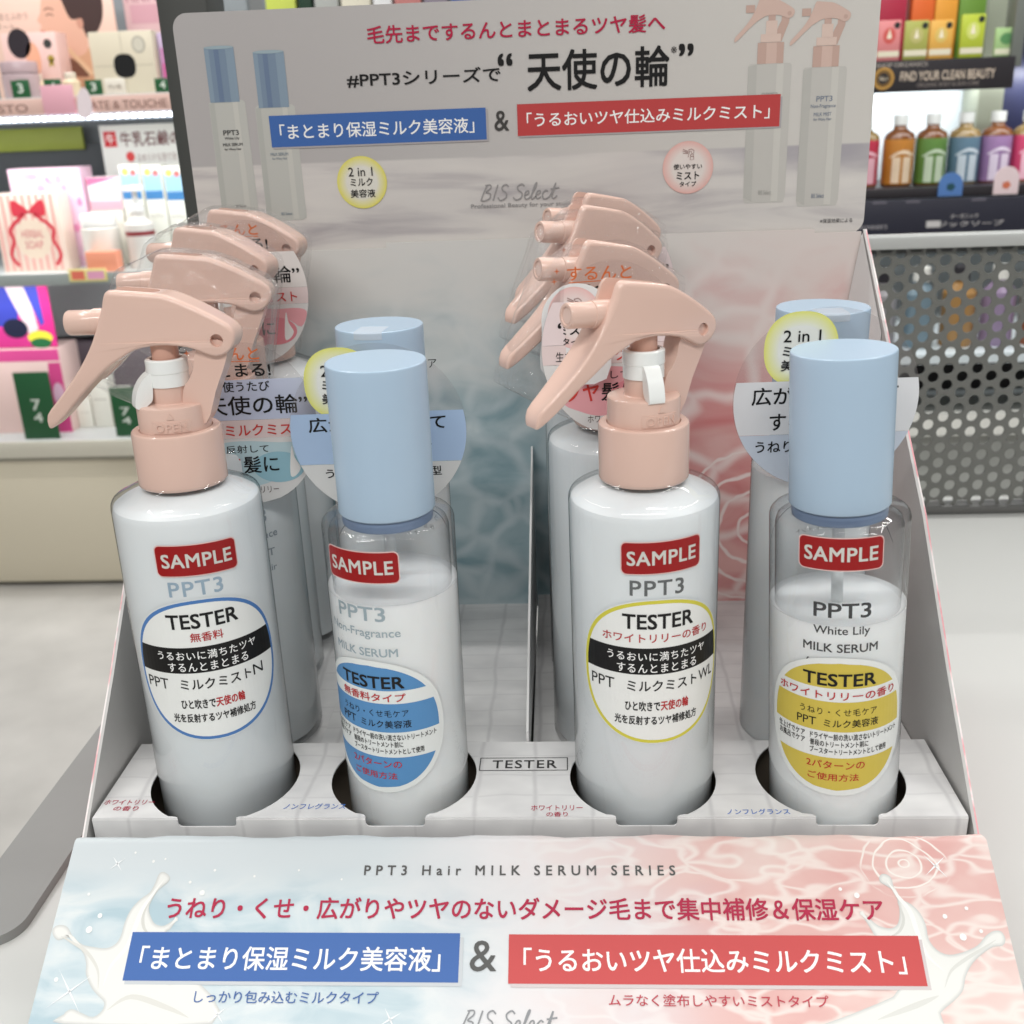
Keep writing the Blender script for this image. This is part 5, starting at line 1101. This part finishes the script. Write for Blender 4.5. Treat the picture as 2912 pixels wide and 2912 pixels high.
for x0, x1, z1, c, nm in ((.559, .605, .42, (170, 40, 66), 'crimson'), (.614, .651, .42, (222, 104, 44), 'orange'), (.653, .690, .418, (232, 160, 60), 'amber'), (.693, .737, .416, (110, 150, 60), 'leaf green')):
    pbox('refill_pack', '%s refill pack standing behind the sachets' % nm, 'carton', x0, x1, .2865, z1, 1.70, .05, c, 'refill packs behind the sachets')
pbox('grey_box', 'tall grey green box at the right end of the upper shelf', 'carton', .7765, .822, .0, .45, 1.80, .08, (150, 156, 138)); bpy.data.objects['grey_box'].location.z = .0805
pbox('navy_board', 'navy blue board right of the grey green box', 'board', .826, .95, .0805, .50, 1.84, .03, (28, 32, 62))
pbox('green_sachet', 'green sachet hanging right of the grey green box', 'sachet', .732, .770, .2865, .330, 1.63, .006, (170, 204, 140), draw=lambda k, hw, h: (k.rect(-hw + 1, hw - 1, 3, 12, (236, 236, 206), 0), k.poly(ell(0, h * .62, hw * .6, h * .2, 20), (96, 150, 96), 0)))
for x0, x1, z1, c, c2, lab in ((.657, .697, .107, (86, 128, 190), (40, 80, 90), 'blue round topped tag in front of the slate blue labelled bottle'), (.749, .790, .114, (236, 214, 216), (214, 120, 90), 'pale pink round topped tag in front of the lilac labelled bottle')):
    mb = MB(); hw = (x1 - x0) / 2; cx = (x0 + x1) / 2; h = z1 - .0685
    mb.prism([(-hw, 0), (hw, 0)] + [(hw * math.cos(R_(a)), h - hw + hw * math.sin(R_(a))) for a in range(0, 181, 15)], lambda a, b: (a, 0, b), lambda a, b: (a, .003, b))
    o = tag(mb.build('round_tag', mat('round_tag_%d' % c[0], c, .5), loc=(cx, 1.606, .0685)), lab, 'price tag', 'round topped tags on the soap shelf')
    k = Ink(lambda a, b, h_: (a / 1000, -h_ / 1000, b / 1000), 0, .3, .1); k.poly(ell(0, 15, 8, 7, 5), c2, 0); k.build('printed_pattern', o)
# things seen through the perforated panel
t = thing('low_shelf', 'white low shelf seen through the holes of the perforated panel', 'shelf unit', (.75, 1.4, FL))
mb = MB(); mb.box(-.5, .5, -.04, .25, .535, .55); mb.build('shelf_board', m_whiteb, t); mb = MB(); mb.box(-.5, .5, -.02, .20, 0, .42); mb.build('base_cabinet', mat('low_grey', (168, 170, 166), .5), t)
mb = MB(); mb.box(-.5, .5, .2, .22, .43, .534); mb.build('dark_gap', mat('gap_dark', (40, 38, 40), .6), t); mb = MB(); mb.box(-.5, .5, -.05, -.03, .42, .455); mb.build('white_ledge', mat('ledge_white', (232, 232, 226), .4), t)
cs = [((62, 126, 62), 'green'), ((40, 40, 84), 'navy'), ((176, 170, 176), 'silver'), ((120, 160, 184), 'sky blue'), ((226, 150, 50), 'orange'), ((176, 140, 196), 'violet'), ((212, 96, 46), 'rust'), ((96, 160, 40), 'grass green'), ((212, 196, 196), 'blush')]
for i, (c, nm) in enumerate(cs):
    x = .40 + i * .062
    g_ = sum(c) / 3; c = tuple(int((v * .6 + g_ * .4) * .85) for v in c)
    lathe_thing('shampoo_bottle', '%s bottle on the low shelf behind the perforated panel' % nm, 'bottle', x, 1.43, FL + .55, [('bottle_body', [(0, 0), (.024, 0), (.026, .003), (.026, .085), (.012, .100), (.012, .104)], c, .25), ('cap', [(.013, .1045), (.013, .125), (.011, .127), (0, .127)], (226, 226, 220) if i % 2 else (40, 38, 44), .3)], 'bottles behind the perforated panel')
